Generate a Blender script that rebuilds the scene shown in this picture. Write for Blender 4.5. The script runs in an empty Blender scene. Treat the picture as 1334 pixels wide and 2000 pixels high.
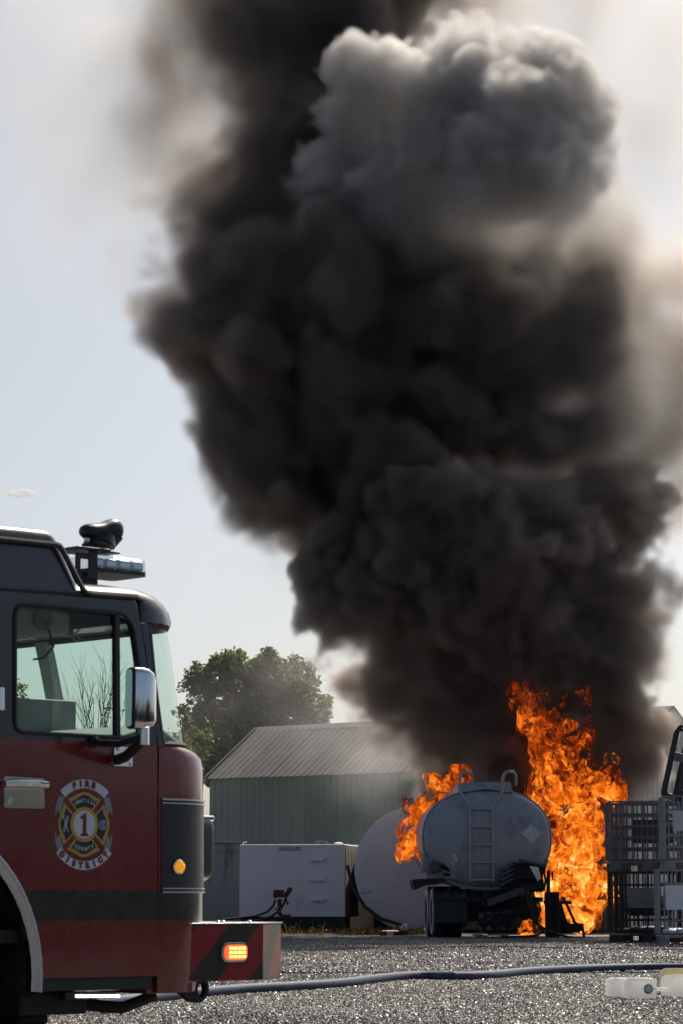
import bpy, bmesh, math, random
import numpy as np
from mathutils import Vector, Matrix

R = math.radians
rnd = random.Random(7)
scn = bpy.context.scene
col = scn.collection

# ---------------------------------------------------------------- camera, sky, sun, exposure
F_PX, CX, CY, TILT = 5600.0, 667.0, 1000.0, math.atan(757 / 5600)
CAM_Z = 0.90
cam_d = bpy.data.cameras.new('camera')
cam = bpy.data.objects.new('camera', cam_d)
col.objects.link(cam)
cam.location = (0, 0, CAM_Z)
cam.rotation_euler = (math.pi / 2 + TILT, 0, 0)
cam_d.sensor_fit = 'VERTICAL'
cam_d.sensor_height = 36
cam_d.lens = 36 * F_PX / 2000
cam_d.clip_start, cam_d.clip_end = 0.5, 8000
cam_d.dof.use_dof = True
cam_d.dof.focus_distance = 52
cam_d.dof.aperture_fstop = 13
scn.camera = cam

SUN_EL, SUN_AZ = R(49), R(22)            # azimuth to the right of straight ahead
world = bpy.data.worlds.new('World')
scn.world = world
world.use_nodes = True
wn = world.node_tree.nodes
wl = world.node_tree.links
sky = wn.new('ShaderNodeTexSky')
sky.sky_type = 'NISHITA'
sky.sun_disc = False
sky.sun_elevation = SUN_EL
sky.sun_rotation = SUN_AZ
sky.air_density, sky.dust_density, sky.ozone_density = 0.4, 3.0, 1.5
bg = wn['Background']
bg.inputs['Strength'].default_value = 0.12
tint = wn.new('ShaderNodeMix')               # white balance of the picture
tint.data_type, tint.blend_type = 'RGBA', 'MULTIPLY'
tint.inputs[0].default_value = 1.0
tint.inputs[7].default_value = (1.02, 1.03, 0.91, 1)
wl.new(sky.outputs['Color'], tint.inputs[6])
wl.new(tint.outputs[2], bg.inputs['Color'])

world.cycles.sampling_method = 'NONE'       # an even sky needs no importance map

sun_d = bpy.data.lights.new('sun', 'SUN')
sun_d.energy = 4.6
sun_d.angle = R(0.53)
sun_d.color = (1.0, 0.93, 0.84)
sun = bpy.data.objects.new('sun', sun_d)
col.objects.link(sun)
sdir = Vector((math.sin(SUN_AZ) * math.cos(SUN_EL), math.cos(SUN_AZ) * math.cos(SUN_EL), math.sin(SUN_EL)))
sun.rotation_euler = sdir.to_track_quat('Z', 'Y').to_euler()
sun.location = (20, 40, 60)

scn.view_settings.view_transform = 'Standard'
scn.view_settings.look = 'None'
scn.view_settings.exposure = 0.12
scn.view_settings.gamma = 1
scn.view_settings.use_curve_mapping = False
cy = scn.cycles
cy.use_denoising = True
cy.max_bounces = 8
cy.volume_bounces = 3
cy.transparent_max_bounces = 24
cy.volume_step_rate = 2.0
cy.volume_max_steps = 512
cy.caustics_reflective = False
cy.caustics_refractive = False
cy.sample_clamp_indirect = 6

# ---------------------------------------------------------------- helpers
ct, st = math.cos(TILT), math.sin(TILT)


def ray(px, py):
    xc, yc = (px - CX) / F_PX, -(py - CY) / F_PX
    return Vector((xc, ct - yc * st, st + yc * ct))


def P(px, py, Y):
    """point of the place that lies Y metres ahead and is seen at a pixel of the photograph"""
    d = ray(px, py)
    return Vector((0, 0, CAM_Z)) + d * (Y / d.y)


def gz(y):
    """height of the gently rising yard"""
    return 0.00357 * (min(max(y, 14.0), 72.0) - 14.0)


def GP(px, Y):
    """point on the ground Y metres ahead, in the picture column px"""
    d = ray(px, 1757 + F_PX * (CAM_Z - gz(Y)) / Y)
    return Vector((d.x * Y / d.y, Y, gz(Y)))


def tag(o, label=None, cat=None, group=None, kind=None):
    if label: o['label'] = label
    if cat: o['category'] = cat
    if group: o['group'] = group
    if kind: o['kind'] = kind
    return o


def empty(name, loc=(0, 0, 0), rz=0.0, label=None, cat=None, group=None):
    o = bpy.data.objects.new(name, None)
    o.empty_display_size = 0.2
    o.location = loc
    o.rotation_euler = (0, 0, rz)
    col.objects.link(o)
    return tag(o, label, cat, group)

class MB:
    """collects shapes and links them as ONE mesh object"""
    def __init__(s):
        s.v, s.f = [], []

    def add(s, vs, fs):
        b = len(s.v)
        s.v += [tuple(p) for p in vs]
        s.f += [tuple(b + i for i in f) for f in fs]
        return s

    def box(s, c, d, rot=None):
        hx, hy, hz = d[0] / 2, d[1] / 2, d[2] / 2
        c = Vector(c)
        vs = [Vector((x, y, z)) for x in (-hx, hx) for y in (-hy, hy) for z in (-hz, hz)]
        if rot is not None: vs = [rot @ p for p in vs]
        return s.add([c + p for p in vs], [(0, 1, 3, 2), (4, 6, 7, 5), (0, 4, 5, 1), (2, 3, 7, 6), (0, 2, 6, 4), (1, 5, 7, 3)])

    def b2(s, lo, hi):
        return s.box([(a + b) / 2 for a, b in zip(lo, hi)], [abs(b - a) for a, b in zip(lo, hi)])

    def bar(s, a, b, w, h, up=(0, 0, 1)):
        a, b = Vector(a), Vector(b)
        d = (b - a).normalized()
        u = Vector(up)
        if abs(d.dot(u)) > 0.98: u = Vector((0, 1, 0))
        sd = d.cross(u).normalized() * w / 2
        uu = sd.cross(d).normalized() * h / 2
        return s.add([p + sx * sd + sz * uu for p in (a, b) for sx in (-1, 1) for sz in (-1, 1)],
                     [(0, 1, 3, 2), (4, 6, 7, 5), (0, 4, 5, 1), (2, 3, 7, 6), (0, 2, 6, 4), (1, 5, 7, 3)])

    def tube(s, pts, r, n=8, closed=False, cap=True):
        pts = [Vector(p) for p in pts]
        m = len(pts)
        rs = r if isinstance(r, (list, tuple)) else [r] * m
        rings, prev = [], None
        for i, p in enumerate(pts):
            a = pts[i - 1] if (i or closed) else p
            b = pts[(i + 1) % m] if (i < m - 1 or closed) else p
            d = (b - a).normalized()
            if prev is None:
                u = Vector((0, 0, 1)) if abs(d.z) < 0.9 else Vector((1, 0, 0))
                prev = d.cross(u).normalized()
            prev = (prev - d * prev.dot(d)).normalized()
            w = d.cross(prev)
            rings.append([p + (prev * math.cos(2 * math.pi * k / n) + w * math.sin(2 * math.pi * k / n)) * rs[i] for k in range(n)])
        fs = []
        for i in range(m if closed else m - 1):
            j = (i + 1) % m
            fs += [(i * n + k, i * n + (k + 1) % n, j * n + (k + 1) % n, j * n + k) for k in range(n)]
        if cap and not closed:
            fs += [tuple(range(n))[::-1], tuple((m - 1) * n + k for k in range(n))]
        return s.add([q for r_ in rings for q in r_], fs)

    def lathe(s, prof, org, axis, n=24, caps=True):
        """prof = [(radius, along), ...] turned about the axis"""
        org, ax = Vector(org), Vector(axis).normalized()
        u = Vector((0, 0, 1)) if abs(ax.z) < 0.9 else Vector((1, 0, 0))
        a = ax.cross(u).normalized()
        b = ax.cross(a)
        vs = [org + ax * h + (a * math.cos(2 * math.pi * k / n) + b * math.sin(2 * math.pi * k / n)) * r for r, h in prof for k in range(n)]
        fs = [(i * n + k, i * n + (k + 1) % n, (i + 1) * n + (k + 1) % n, (i + 1) * n + k) for i in range(len(prof) - 1) for k in range(n)]
        if caps:
            fs += [tuple(range(n))[::-1], tuple((len(prof) - 1) * n + k for k in range(n))]
        return s.add(vs, fs)

    def prism(s, pts, vec):
        """a flat outline pushed along vec"""
        vec = Vector(vec)
        n = len(pts)
        vs = [Vector(p) for p in pts] + [Vector(p) + vec for p in pts]
        fs = [tuple(range(n))[::-1], tuple(range(n, 2 * n))] + [(i, (i + 1) % n, n + (i + 1) % n, n + i) for i in range(n)]
        return s.add(vs, fs)

    def loft(s, rings, closed=True, cap0=True, cap1=True):
        n = len(rings[0])
        fs = []
        for i in range(len(rings) - 1):
            for k in range(n if closed else n - 1):
                fs.append((i * n + k, i * n + (k + 1) % n, (i + 1) * n + (k + 1) % n, (i + 1) * n + k))
        if closed and cap0: fs.append(tuple(range(n))[::-1])
        if closed and cap1: fs.append(tuple((len(rings) - 1) * n + k for k in range(n)))
        return s.add([p for r in rings for p in r], fs)

    def ball(s, c, r, n=12, m=8, rot=None):
        c = Vector(c)
        rx, ry, rz = (r, r, r) if isinstance(r, (int, float)) else r
        rings = []
        for i in range(m + 1):
            t = math.pi * (0.001 + 0.998 * i / m)
            ring = []
            for k in range(n):
                p = Vector((rx * math.sin(t) * math.cos(2 * math.pi * k / n), ry * math.sin(t) * math.sin(2 * math.pi * k / n), rz * math.cos(t)))
                ring.append(c + (rot @ p if rot is not None else p))
            rings.append(ring)
        return s.loft(rings)

    def plate(s, outer, holes, fn, vec):
        """flat sheet with holes: 2D loops, placed by fn(x, y), given thickness vec"""
        bm = bmesh.new()
        es = []
        for lp in [outer] + list(holes):
            vs = [bm.verts.new((p[0], p[1], 0)) for p in lp]
            es += [bm.edges.new((vs[i], vs[(i + 1) % len(vs)])) for i in range(len(vs))]
        bmesh.ops.triangle_fill(bm, use_beauty=True, use_dissolve=False, edges=es)
        bm.verts.index_update()
        vec = Vector(vec)
        P0 = [Vector(fn(v.co.x, v.co.y)) for v in bm.verts]
        n = len(P0)
        fs = [tuple(v.index for v in f.verts) for f in bm.faces]
        side = []
        for e in bm.edges:
            if len(e.link_faces) == 1:
                a, b = e.verts[0].index, e.verts[1].index
                side.append((a, b, n + b, n + a))
        bm.free()
        return s.add(P0 + [p + vec for p in P0], fs + [tuple(n + i for i in f)[::-1] for f in fs] + side)

    def build(s, name, mat, parent=None, smooth=30, bevel=0, seg=2, kind=None, label=None, mesh_only=False):
        me = bpy.data.meshes.new(name)
        me.from_pydata(s.v, [], s.f)
        bm = bmesh.new()
        bm.from_mesh(me)
        bmesh.ops.recalc_face_normals(bm, faces=bm.faces)
        bm.to_mesh(me)
        bm.free()
        me.materials.append(mat)
        if smooth:
            me.shade_smooth()
            me.set_sharp_from_angle(angle=R(smooth))
        if mesh_only:
            return me
        o = bpy.data.objects.new(name, me)
        col.objects.link(o)
        o.parent = parent
        if bevel:
            md = o.modifiers.new('bevel', 'BEVEL')
            md.width, md.segments, md.limit_method, md.angle_limit = bevel, seg, 'ANGLE', R(35)
            md.harden_normals = True
        if kind: o['kind'] = kind
        if label: o['label'] = label
        return o


def link_mesh(name, me, parent=None, loc=(0, 0, 0), rot=(0, 0, 0), kind=None, label=None):
    o = bpy.data.objects.new(name, me)
    col.objects.link(o)
    o.parent = parent
    o.location, o.rotation_euler = loc, rot
    if kind: o['kind'] = kind
    if label: o['label'] = label
    return o


def copy_thing(root, **kw):
    r = root.copy()
    col.objects.link(r)
    for ch in list(root.children):
        c = ch.copy(); col.objects.link(c); c.parent = r
        for g in list(ch.children):
            d = g.copy(); col.objects.link(d); d.parent = c
    return r


def srgb(r, g, b):
    f = lambda c: (c / 255 / 12.92) if c <= 10 else ((c / 255 + 0.055) / 1.055) ** 2.4
    return (f(r), f(g), f(b))


def new_mat(name):
    m = bpy.data.materials.new(name)
    m.use_nodes = True
    N, L = m.node_tree.nodes, m.node_tree.links
    return m, N, L, N['Principled BSDF']


def noise_node(N, L, vec, scale, detail=4, rough=0.55, stretch=None, dist=0):
    n = N.new('ShaderNodeTexNoise')
    n.inputs['Scale'].default_value, n.inputs['Detail'].default_value = scale, detail
    n.inputs['Roughness'].default_value, n.inputs['Distortion'].default_value = rough, dist
    if stretch:
        mp = N.new('ShaderNodeMapping')
        mp.inputs['Scale'].default_value = stretch
        L.new(vec, mp.inputs['Vector'])
        L.new(mp.outputs[0], n.inputs['Vector'])
    else:
        L.new(vec, n.inputs['Vector'])
    return n


def ramp(N, L, fac, stops):
    r = N.new('ShaderNodeValToRGB')
    e = r.color_ramp.elements
    for i, (p, c) in enumerate(stops):
        if i < 2: el = e[i]; el.position = p
        else: el = e.new(p)
        el.color = (*c, 1) if len(c) == 3 else c
    L.new(fac, r.inputs[0])
    return r


def mixc(N, L, fac, a, b, mode='MIX'):
    m = N.new('ShaderNodeMix')
    m.data_type = 'RGBA'
    m.blend_type = mode
    for sock, v in ((m.inputs[0], fac), (m.inputs[6], a), (m.inputs[7], b)):
        if isinstance(v, (int, float)): sock.default_value = v
        elif isinstance(v, tuple): sock.default_value = (*v[:3], 1)
        else: L.new(v, sock)
    return m.outputs[2]


def mathn(N, L, op, a, b=None, c=None, clamp=False):
    m = N.new('ShaderNodeMath')
    m.operation, m.use_clamp = op, clamp
    for i, v in enumerate((a, b, c)):
        if v is None: continue
        if isinstance(v, (int, float)): m.inputs[i].default_value = v
        else: L.new(v, m.inputs[i])
    return m.outputs[0]


def pm(name, colr, rough=0.5, metal=0.0, var=0.18, vscale=3.0, bump=0.0, bscale=60, dirt=None, dscale=2.0, damt=0.5, dstretch=None, spec=0.5, coat=0.0):
    """painted or raw surface with uneven tone, optional stains (dirt colour) and fine relief"""
    m, N, L, B = new_mat(name)
    tc = N.new('ShaderNodeTexCoord')
    vec = tc.outputs['Object']
    n1 = noise_node(N, L, vec, vscale, 5, 0.6)
    lo, hi = tuple(c * (1 - var) for c in colr), tuple(min(1, c * (1 + var)) for c in colr)
    r1 = ramp(N, L, n1.outputs['Fac'], [(0.3, lo), (0.7, hi)])
    cout = r1.outputs[0]
    if dirt is not None:
        n2 = noise_node(N, L, vec, dscale, 8, 0.68, dstretch)
        r2 = ramp(N, L, n2.outputs['Fac'], [(0.5 + 0.12 * (1 - damt), (0, 0, 0)), (0.72, (damt * 1.3,) * 3)])
        cout = mixc(N, L, r2.outputs[0], cout, tuple(dirt))
    L.new(cout, B.inputs['Base Color'])
    B.inputs['Metallic'].default_value = metal
    B.inputs['Specular IOR Level'].default_value = spec
    B.inputs['Coat Weight'].default_value = coat
    B.inputs['Coat Roughness'].default_value = 0.06
    n3 = noise_node(N, L, vec, vscale * 4, 4, 0.6)
    rr = N.new('ShaderNodeMapRange')
    rr.inputs['To Min'].default_value, rr.inputs['To Max'].default_value = max(0.02, rough * 0.8), min(1, rough * 1.25)
    L.new(n3.outputs['Fac'], rr.inputs['Value'])
    L.new(rr.outputs[0], B.inputs['Roughness'])
    if bump:
        n4 = noise_node(N, L, vec, bscale, 4, 0.6)
        bp = N.new('ShaderNodeBump')
        bp.inputs['Strength'].default_value, bp.inputs['Distance'].default_value = bump, 0.01
        L.new(n4.outputs['Fac'], bp.inputs['Height'])
        L.new(bp.outputs[0], B.inputs['Normal'])
    return m


def emit_mat(name, colr, strength):
    m, N, L, B = new_mat(name)
    B.inputs['Base Color'].default_value = (*[min(1, c) for c in colr], 1)
    B.inputs['Emission Color'].default_value = (*colr, 1)
    B.inputs['Emission Strength'].default_value = strength
    return m


def glass_mat(name, tint, gloss=0.02):
    m, N, L, B = new_mat(name)
    N.remove(B)
    out = N['Material Output']
    tr = N.new('ShaderNodeBsdfTransparent'); tr.inputs[0].default_value = (*tint, 1)
    gl = N.new('ShaderNodeBsdfGlossy'); gl.inputs['Roughness'].default_value = gloss
    fr = N.new('ShaderNodeFresnel'); fr.inputs['IOR'].default_value = 1.45
    mx = N.new('ShaderNodeMixShader')
    ge = N.new('ShaderNodeNewGeometry')
    k = mathn(N, L, 'MULTIPLY', fr.outputs[0], mathn(N, L, 'SUBTRACT', 1.0, ge.outputs['Backfacing']))
    L.new(k, mx.inputs[0]); L.new(tr.outputs[0], mx.inputs[1]); L.new(gl.outputs[0], mx.inputs[2])
    L.new(mx.outputs[0], out.inputs['Surface'])
    return m


def text_mesh(txt, size, place, thick=0.0, name='lettering', bold=0.0):
    """glyph outlines of the built-in typeface as (verts, faces); place(x, y) puts a flat point into the world"""
    cu = bpy.data.curves.new('glyphs', 'FONT')
    cu.body, cu.size, cu.align_x, cu.align_y = txt, size, 'CENTER', 'CENTER'
    cu.offset = bold
    cu.resolution_u = 3
    o = bpy.data.objects.new('glyphs', cu)
    col.objects.link(o)
    bpy.context.view_layer.update()
    me = bpy.data.meshes.new_from_object(o.evaluated_get(bpy.context.evaluated_depsgraph_get()))
    vs = [place(v.co.x, v.co.y) for v in me.vertices]
    fs = [tuple(p.vertices) for p in me.polygons]
    bpy.data.objects.remove(o)
    bpy.data.curves.remove(cu)
    bpy.data.meshes.remove(me)
    return vs, fs


M = {}
# ---------------------------------------------------------------- ground, gravel
def ground_mat():
    m, N, L, B = new_mat('wet_gravel_yard')
    tc = N.new('ShaderNodeTexCoord')
    vec = tc.outputs['Object']
    vo = N.new('ShaderNodeTexVoronoi'); vo.inputs['Scale'].default_value = 24
    L.new(vec, vo.inputs['Vector'])
    v2 = N.new('ShaderNodeTexVoronoi'); v2.inputs['Scale'].default_value = 55
    L.new(vec, v2.inputs['Vector'])
    big = noise_node(N, L, vec, 0.5, 5, 0.6)
    sep = N.new('ShaderNodeSeparateColor'); L.new(vo.outputs['Color'], sep.inputs[0])
    r = ramp(N, L, sep.outputs[0], [(0.0, (0.05, 0.048, 0.046)), (0.6, (0.16, 0.152, 0.142)), (1.0, (0.34, 0.325, 0.30))])
    rb = ramp(N, L, big.outputs['Fac'], [(0.35, (0.55, 0.55, 0.56)), (0.65, (1, 1, 1))])
    L.new(mixc(N, L, 1.0, r.outputs[0], rb.outputs[0], 'MULTIPLY'), B.inputs['Base Color'])
    rr = ramp(N, L, sep.outputs[1], [(0.0, (0.30,) * 3), (1.0, (0.7,) * 3)])
    L.new(rr.outputs[0], B.inputs['Roughness'])
    h = mathn(N, L, 'ADD', mathn(N, L, 'MULTIPLY', vo.outputs['Distance'], -1.0), mathn(N, L, 'MULTIPLY', v2.outputs['Distance'], -0.4))
    bp = N.new('ShaderNodeBump'); bp.inputs['Strength'].default_value = 1.0; bp.inputs['Distance'].default_value = 0.03
    L.new(h, bp.inputs['Height'])
    L.new(bp.outputs[0], B.inputs['Normal'])
    return m


M['ground'] = ground_mat()
ys = [-60, 0, 10] + [12 + 0.8 * i for i in range(80)] + [90, 130, 250, 600, 1500, 4000]
xs = [-3000, -600, -120, -40] + [-14 + 1.0 * i for i in range(29)] + [40, 120, 600, 3000]
mb = MB()
mb.loft([[(x, y, gz(y) + (0.012 * math.sin(x * 1.7 + y * 0.9) * math.sin(y * 0.61 - x * 0.4) if abs(x) < 13.5 and 11 < y < 75 else 0)) for x in xs] for y in ys], closed=False)
ground = mb.build('ground', M['ground'])
tag(ground, 'grey crushed gravel yard, wet and glinting in the low sun', kind='structure')

# stones lying loose on the yard (one object, scattered by geometry nodes)
def stone_mat():
    m, N, L, B = new_mat('gravel_stone')
    oi = N.new('ShaderNodeObjectInfo')
    r = ramp(N, L, oi.outputs['Random'], [(0.0, (0.045, 0.044, 0.044)), (0.4, (0.14, 0.13, 0.12)), (0.85, (0.28, 0.262, 0.235)), (1.0, (0.42, 0.39, 0.35))])
    L.new(r.outputs[0], B.inputs['Base Color'])
    rr = N.new('ShaderNodeMapRange'); rr.inputs['To Min'].default_value = 0.30; rr.inputs['To Max'].default_value = 0.75
    tc = N.new('ShaderNodeNewGeometry')
    pn = noise_node(N, L, tc.outputs['Position'], 0.45, 5, 0.62, (1, 0.6, 1))
    pr = ramp(N, L, pn.outputs['Fac'], [(0.36, (0.50, 0.49, 0.47)), (0.5, (1.05, 1.02, 0.97)), (0.66, (1.45, 1.4, 1.28))])
    L.new(mixc(N, L, 1.0, r.outputs[0], pr.outputs[0], 'MULTIPLY'), B.inputs['Base Color'])
    m2 = mathn(N, L, 'FRACT', mathn(N, L, 'MULTIPLY', oi.outputs['Random'], 37.0))
    L.new(m2, rr.inputs['Value']); L.new(rr.outputs[0], B.inputs['Roughness'])
    return m


M['stone'] = stone_mat()


def scatter(name, base_me, piece_mes, density, smin, smax, seed, flat=0.6):
    o = bpy.data.objects.new(name, base_me)
    col.objects.link(o)
    ng = bpy.data.node_groups.new(name, 'GeometryNodeTree')
    ng.interface.new_socket('Geometry', in_out='INPUT', socket_type='NodeSocketGeometry')
    ng.interface.new_socket('Geometry', in_out='OUTPUT', socket_type='NodeSocketGeometry')
    N, L = ng.nodes, ng.links
    gi, go = N.new('NodeGroupInput'), N.new('NodeGroupOutput')
    dp = N.new('GeometryNodeDistributePointsOnFaces'); dp.inputs['Density'].default_value = density; dp.inputs['Seed'].default_value = seed
    L.new(gi.outputs[0], dp.inputs['Mesh'])
    ip = N.new('GeometryNodeInstanceOnPoints')
    L.new(dp.outputs['Points'], ip.inputs['Points'])
    jn = N.new('GeometryNodeJoinGeometry')
    c = bpy.data.collections.new(name + '_shapes')
    for k, pme in enumerate(piece_mes):
        po = bpy.data.objects.new(name + '_shape', pme)
        c.objects.link(po)
    ci = N.new('GeometryNodeCollectionInfo'); ci.inputs['Collection'].default_value = c
    ci.inputs['Separate Children'].default_value = True
    L.new(ci.outputs[0], ip.inputs['Instance'])
    ip.inputs['Pick Instance'].default_value = True
    rv = N.new('FunctionNodeRandomValue'); rv.data_type = 'FLOAT_VECTOR'
    rv.inputs['Max'].default_value = (6.28, 6.28, 6.28)
    L.new(rv.outputs[0], ip.inputs['Rotation'])
    rs = N.new('FunctionNodeRandomValue'); rs.data_type = 'FLOAT'
    rs.inputs[2].default_value, rs.inputs[3].default_value = smin, smax
    L.new(rs.outputs[1], ip.inputs['Scale'])
    L.new(ip.outputs[0], go.inputs[0])
    o.modifiers.new('scatter', 'NODES').node_group = ng
    return o


stone_meshes = []
for k in range(5):
    bm = bmesh.new()
    bmesh.ops.create_icosphere(bm, subdivisions=1, radius=1)
    rr_ = random.Random(k)
    for v in bm.verts:
        v.co = Vector((v.co.x * rr_.uniform(0.7, 1.2), v.co.y * rr_.uniform(0.6, 1.1), v.co.z * rr_.uniform(0.45, 0.8)))
    me = bpy.data.meshes.new('gravel_stone')
    bm.to_mesh(me); bm.free()
    me.materials.append(M['stone'])
    stone_meshes.append(me)


def yard_patch(y0, y1, px0, px1, dy):
    rows = []
    y = y0
    while y < y1:
        a, b = GP(px0, y), GP(px1, y)
        rows.append([(a.x + (b.x - a.x) * t / 6, y, gz(y) + 0.004) for t in range(7)])
        y += dy
    mb = MB(); mb.loft(rows, closed=False)
    me = bpy.data.meshes.new('yard_patch')
    me.from_pydata(mb.v, [], mb.f)
    return me


g1 = scatter('gravel_stones', yard_patch(19.0, 33.0, -180, 1600, 0.8), stone_meshes, 1400, 0.008, 0.020, 1)
tag(g1, 'loose wet crushed stones covering the near yard', kind='stuff')
g2 = scatter('gravel_stones', yard_patch(33.0, 58.0, 200, 1560, 1.0), stone_meshes, 420, 0.012, 0.028, 2)
tag(g2, 'loose wet crushed stones in front of the burning tanker', kind='stuff')

# ---------------------------------------------------------------- the shed
M['shed_wall'] = pm('pale_green_sheet', (0.255, 0.30, 0.262), 0.45, 0.0, 0.08, 0.8, dirt=(0.19, 0.215, 0.17), dscale=1.4, damt=0.5, dstretch=(1, 1, 0.3))
M['shed_roof'] = pm('weathered_roof_sheet', (0.19, 0.172, 0.155), 0.42, 0.35, 0.15, 1.2, dirt=(0.24, 0.23, 0.22), dscale=2.2, damt=0.6, dstretch=(1, 0.25, 1))
M['shed_trim'] = pm('galvanised_trim', (0.30, 0.30, 0.29), 0.4, 0.5, 0.12, 3)
M['shed_gable'] = pm('white_sheet_gable', (0.62, 0.63, 0.61), 0.5, 0.0, 0.06, 2)
M['dark_gap'] = pm('dark_gap', (0.02, 0.02, 0.02), 0.8)

def per_piece(mat, lo, hi):
    N, L = mat.node_tree.nodes, mat.node_tree.links
    B = N['Principled BSDF']
    src = B.inputs['Base Color'].links[0].from_socket
    oi = N.new('ShaderNodeObjectInfo')
    r = ramp(N, L, oi.outputs['Random'], [(0, (lo,) * 3), (1, (hi,) * 3)])
    L.new(mixc(N, L, 1.0, src, r.outputs[0], 'MULTIPLY'), B.inputs['Base Color'])


per_piece(M['shed_wall'], 0.88, 1.08)
per_piece(M['shed_roof'], 0.8, 1.12)
SH_L, SH_W, SH_H, SH_RISE = 12.6, 3.6, 3.72, 1.26
shed = empty('shed', (-3.3, 72.0, gz(72)), R(-40), 'long pale green corrugated metal shed with a weathered grey brown pitched roof', 'shed')


def corrugated(length, height, pitch=0.2, rib=0.028, top=0.028):
    """a ribbed sheet in the x-z plane, ribs standing out towards -y, real sheet thickness"""
    xs_ = []
    n = int(round(length / pitch))
    for i in range(n):
        x = i * pitch
        xs_ += [(x, 0), (x + pitch * 0.62, 0), (x + pitch * 0.70, -rib), (x + pitch * 0.90, -rib)]
    xs_.append((n * pitch, 0))
    mb = MB()
    th = 0.004
    ring_f = [(x, y) for x, y in xs_]
    for dz in (0,):
        a = [(x, y, 0) for x, y in ring_f]; b = [(x, y, height) for x, y in ring_f]
        c = [(x, y + th, height) for x, y in ring_f]; d = [(x, y + th, 0) for x, y in ring_f]
        mb.loft([a, b, c, d, a], closed=False)
    return mb


PW = 1.05
npan = 12
wall_me = corrugated(PW, SH_H + 0.02, 0.21).build('wall_panel', M['shed_wall'], mesh_only=True, smooth=0)
slope = math.hypot(SH_W / 2 + 0.12, SH_RISE * (SH_W / 2 + 0.12) / (SH_W / 2))
roof_me = corrugated(PW, slope, 0.21, 0.02).build('roof_panel', M['shed_roof'], mesh_only=True, smooth=0)
pitch_a = math.atan2(SH_RISE, SH_W / 2)
rp = random.Random(5)
for i in range(npan):
    link_mesh('wall_panel', wall_me, shed, (i * PW, rp.uniform(-0.004, 0.004), 0), (0, 0, 0))
    e0 = -0.12
    z0 = SH_H + 0.03 + e0 * SH_RISE / (SH_W / 2)
    link_mesh('roof_panel', roof_me, shed, (i * PW + rp.uniform(-0.006, 0.006), e0 - rp.uniform(0, 0.03), z0 + rp.uniform(0, 0.012)), (-(math.pi / 2 - pitch_a), 0, rp.uniform(-0.004, 0.004)))
    link_mesh('roof_panel', roof_me, shed, ((i + 1) * PW, SH_W + 0.12, z0), (-(math.pi / 2 - pitch_a), 0, math.pi))
    link_mesh('wall_panel', wall_me, shed, ((i + 1) * PW, SH_W, 0), (0, 0, math.pi))
for x, s_ in ((0.0, -1), (SH_L, 1)):
    mb = MB()
    mb.prism([(x, 0.01, 0), (x, SH_W - 0.01, 0), (x, SH_W - 0.01, SH_H), (x, SH_W / 2, SH_H + SH_RISE - 0.01), (x, 0.01, SH_H)], (-s_ * 0.04, 0, 0))
    for k in range(1, 18):
        y = k * SH_W / 18
        mb.b2((x, y - 0.02, 0), (x + s_ * 0.02, y + 0.02, SH_H + SH_RISE * (1 - abs(y - SH_W / 2) / (SH_W / 2)) - 0.02))
    mb.build('gable_wall', M['shed_gable'], shed, 0)
    mb = MB()
    rz0 = SH_H + 0.02 - 0.12 * SH_RISE / (SH_W / 2)
    mb.bar((x + s_ * 0.03, -0.12, rz0), (x + s_ * 0.03, SH_W / 2, SH_H + SH_RISE + 0.02), 0.03, 0.16)
    mb.bar((x + s_ * 0.03, SH_W + 0.12, rz0), (x + s_ * 0.03, SH_W / 2, SH_H + SH_RISE + 0.02), 0.03, 0.16)
    mb.build('rake_trim', M['shed_trim'], shed, 0)
MB().prism([(-0.05, SH_W / 2 - 0.16, SH_H + SH_RISE - 0.05), (-0.05, SH_W / 2, SH_H + SH_RISE + 0.085), (-0.05, SH_W / 2 + 0.16, SH_H + SH_RISE - 0.05)], (SH_L + 0.1, 0, 0)).build('ridge_cap', M['shed_trim'], shed, 0)
MB().b2((0, 0.03, 0.0), (SH_L, 0.06, SH_H)).build('wall_lining', M['dark_gap'], shed, 0)

# ---------------------------------------------------------------- trees
def leaf_mat(name, a, b):
    m, N, L, B = new_mat(name)
    N.remove(B)
    out = N['Material Output']
    g = N.new('ShaderNodeNewGeometry')
    r = ramp(N, L, g.outputs['Random Per Island'], [(0.0, a), (1.0, b)])
    d = N.new('ShaderNodeBsdfDiffuse'); t = N.new('ShaderNodeBsdfTranslucent'); gl = N.new('ShaderNodeBsdfGlossy')
    gl.inputs['Roughness'].default_value = 0.4
    L.new(r.outputs[0], d.inputs[0])
    L.new(mixc(N, L, 1.0, r.outputs[0], (1.5, 1.6, 0.7), 'MULTIPLY'), t.inputs[0])
    m1 = N.new('ShaderNodeMixShader'); m1.inputs[0].default_value = 0.45
    L.new(d.outputs[0], m1.inputs[1]); L.new(t.outputs[0], m1.inputs[2])
    m2 = N.new('ShaderNodeMixShader'); m2.inputs[0].default_value = 0.05
    L.new(m1.outputs[0], m2.inputs[1]); L.new(gl.outputs[0], m2.inputs[2])
    L.new(m2.outputs[0], out.inputs['Surface'])
    return m


M['bark'] = pm('tree_bark', (0.09, 0.075, 0.06), 0.9, 0, 0.3, 12, 0.4, 40)
M['leaf_dark'] = leaf_mat('maple_leaf', (0.085, 0.10, 0.055), (0.15, 0.17, 0.095))
M['leaf_light'] = leaf_mat('yellow_green_leaf', (0.07, 0.10, 0.025), (0.16, 0.18, 0.05))
M['weed'] = leaf_mat('dry_weed', (0.06, 0.045, 0.022), (0.15, 0.11, 0.06))


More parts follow.
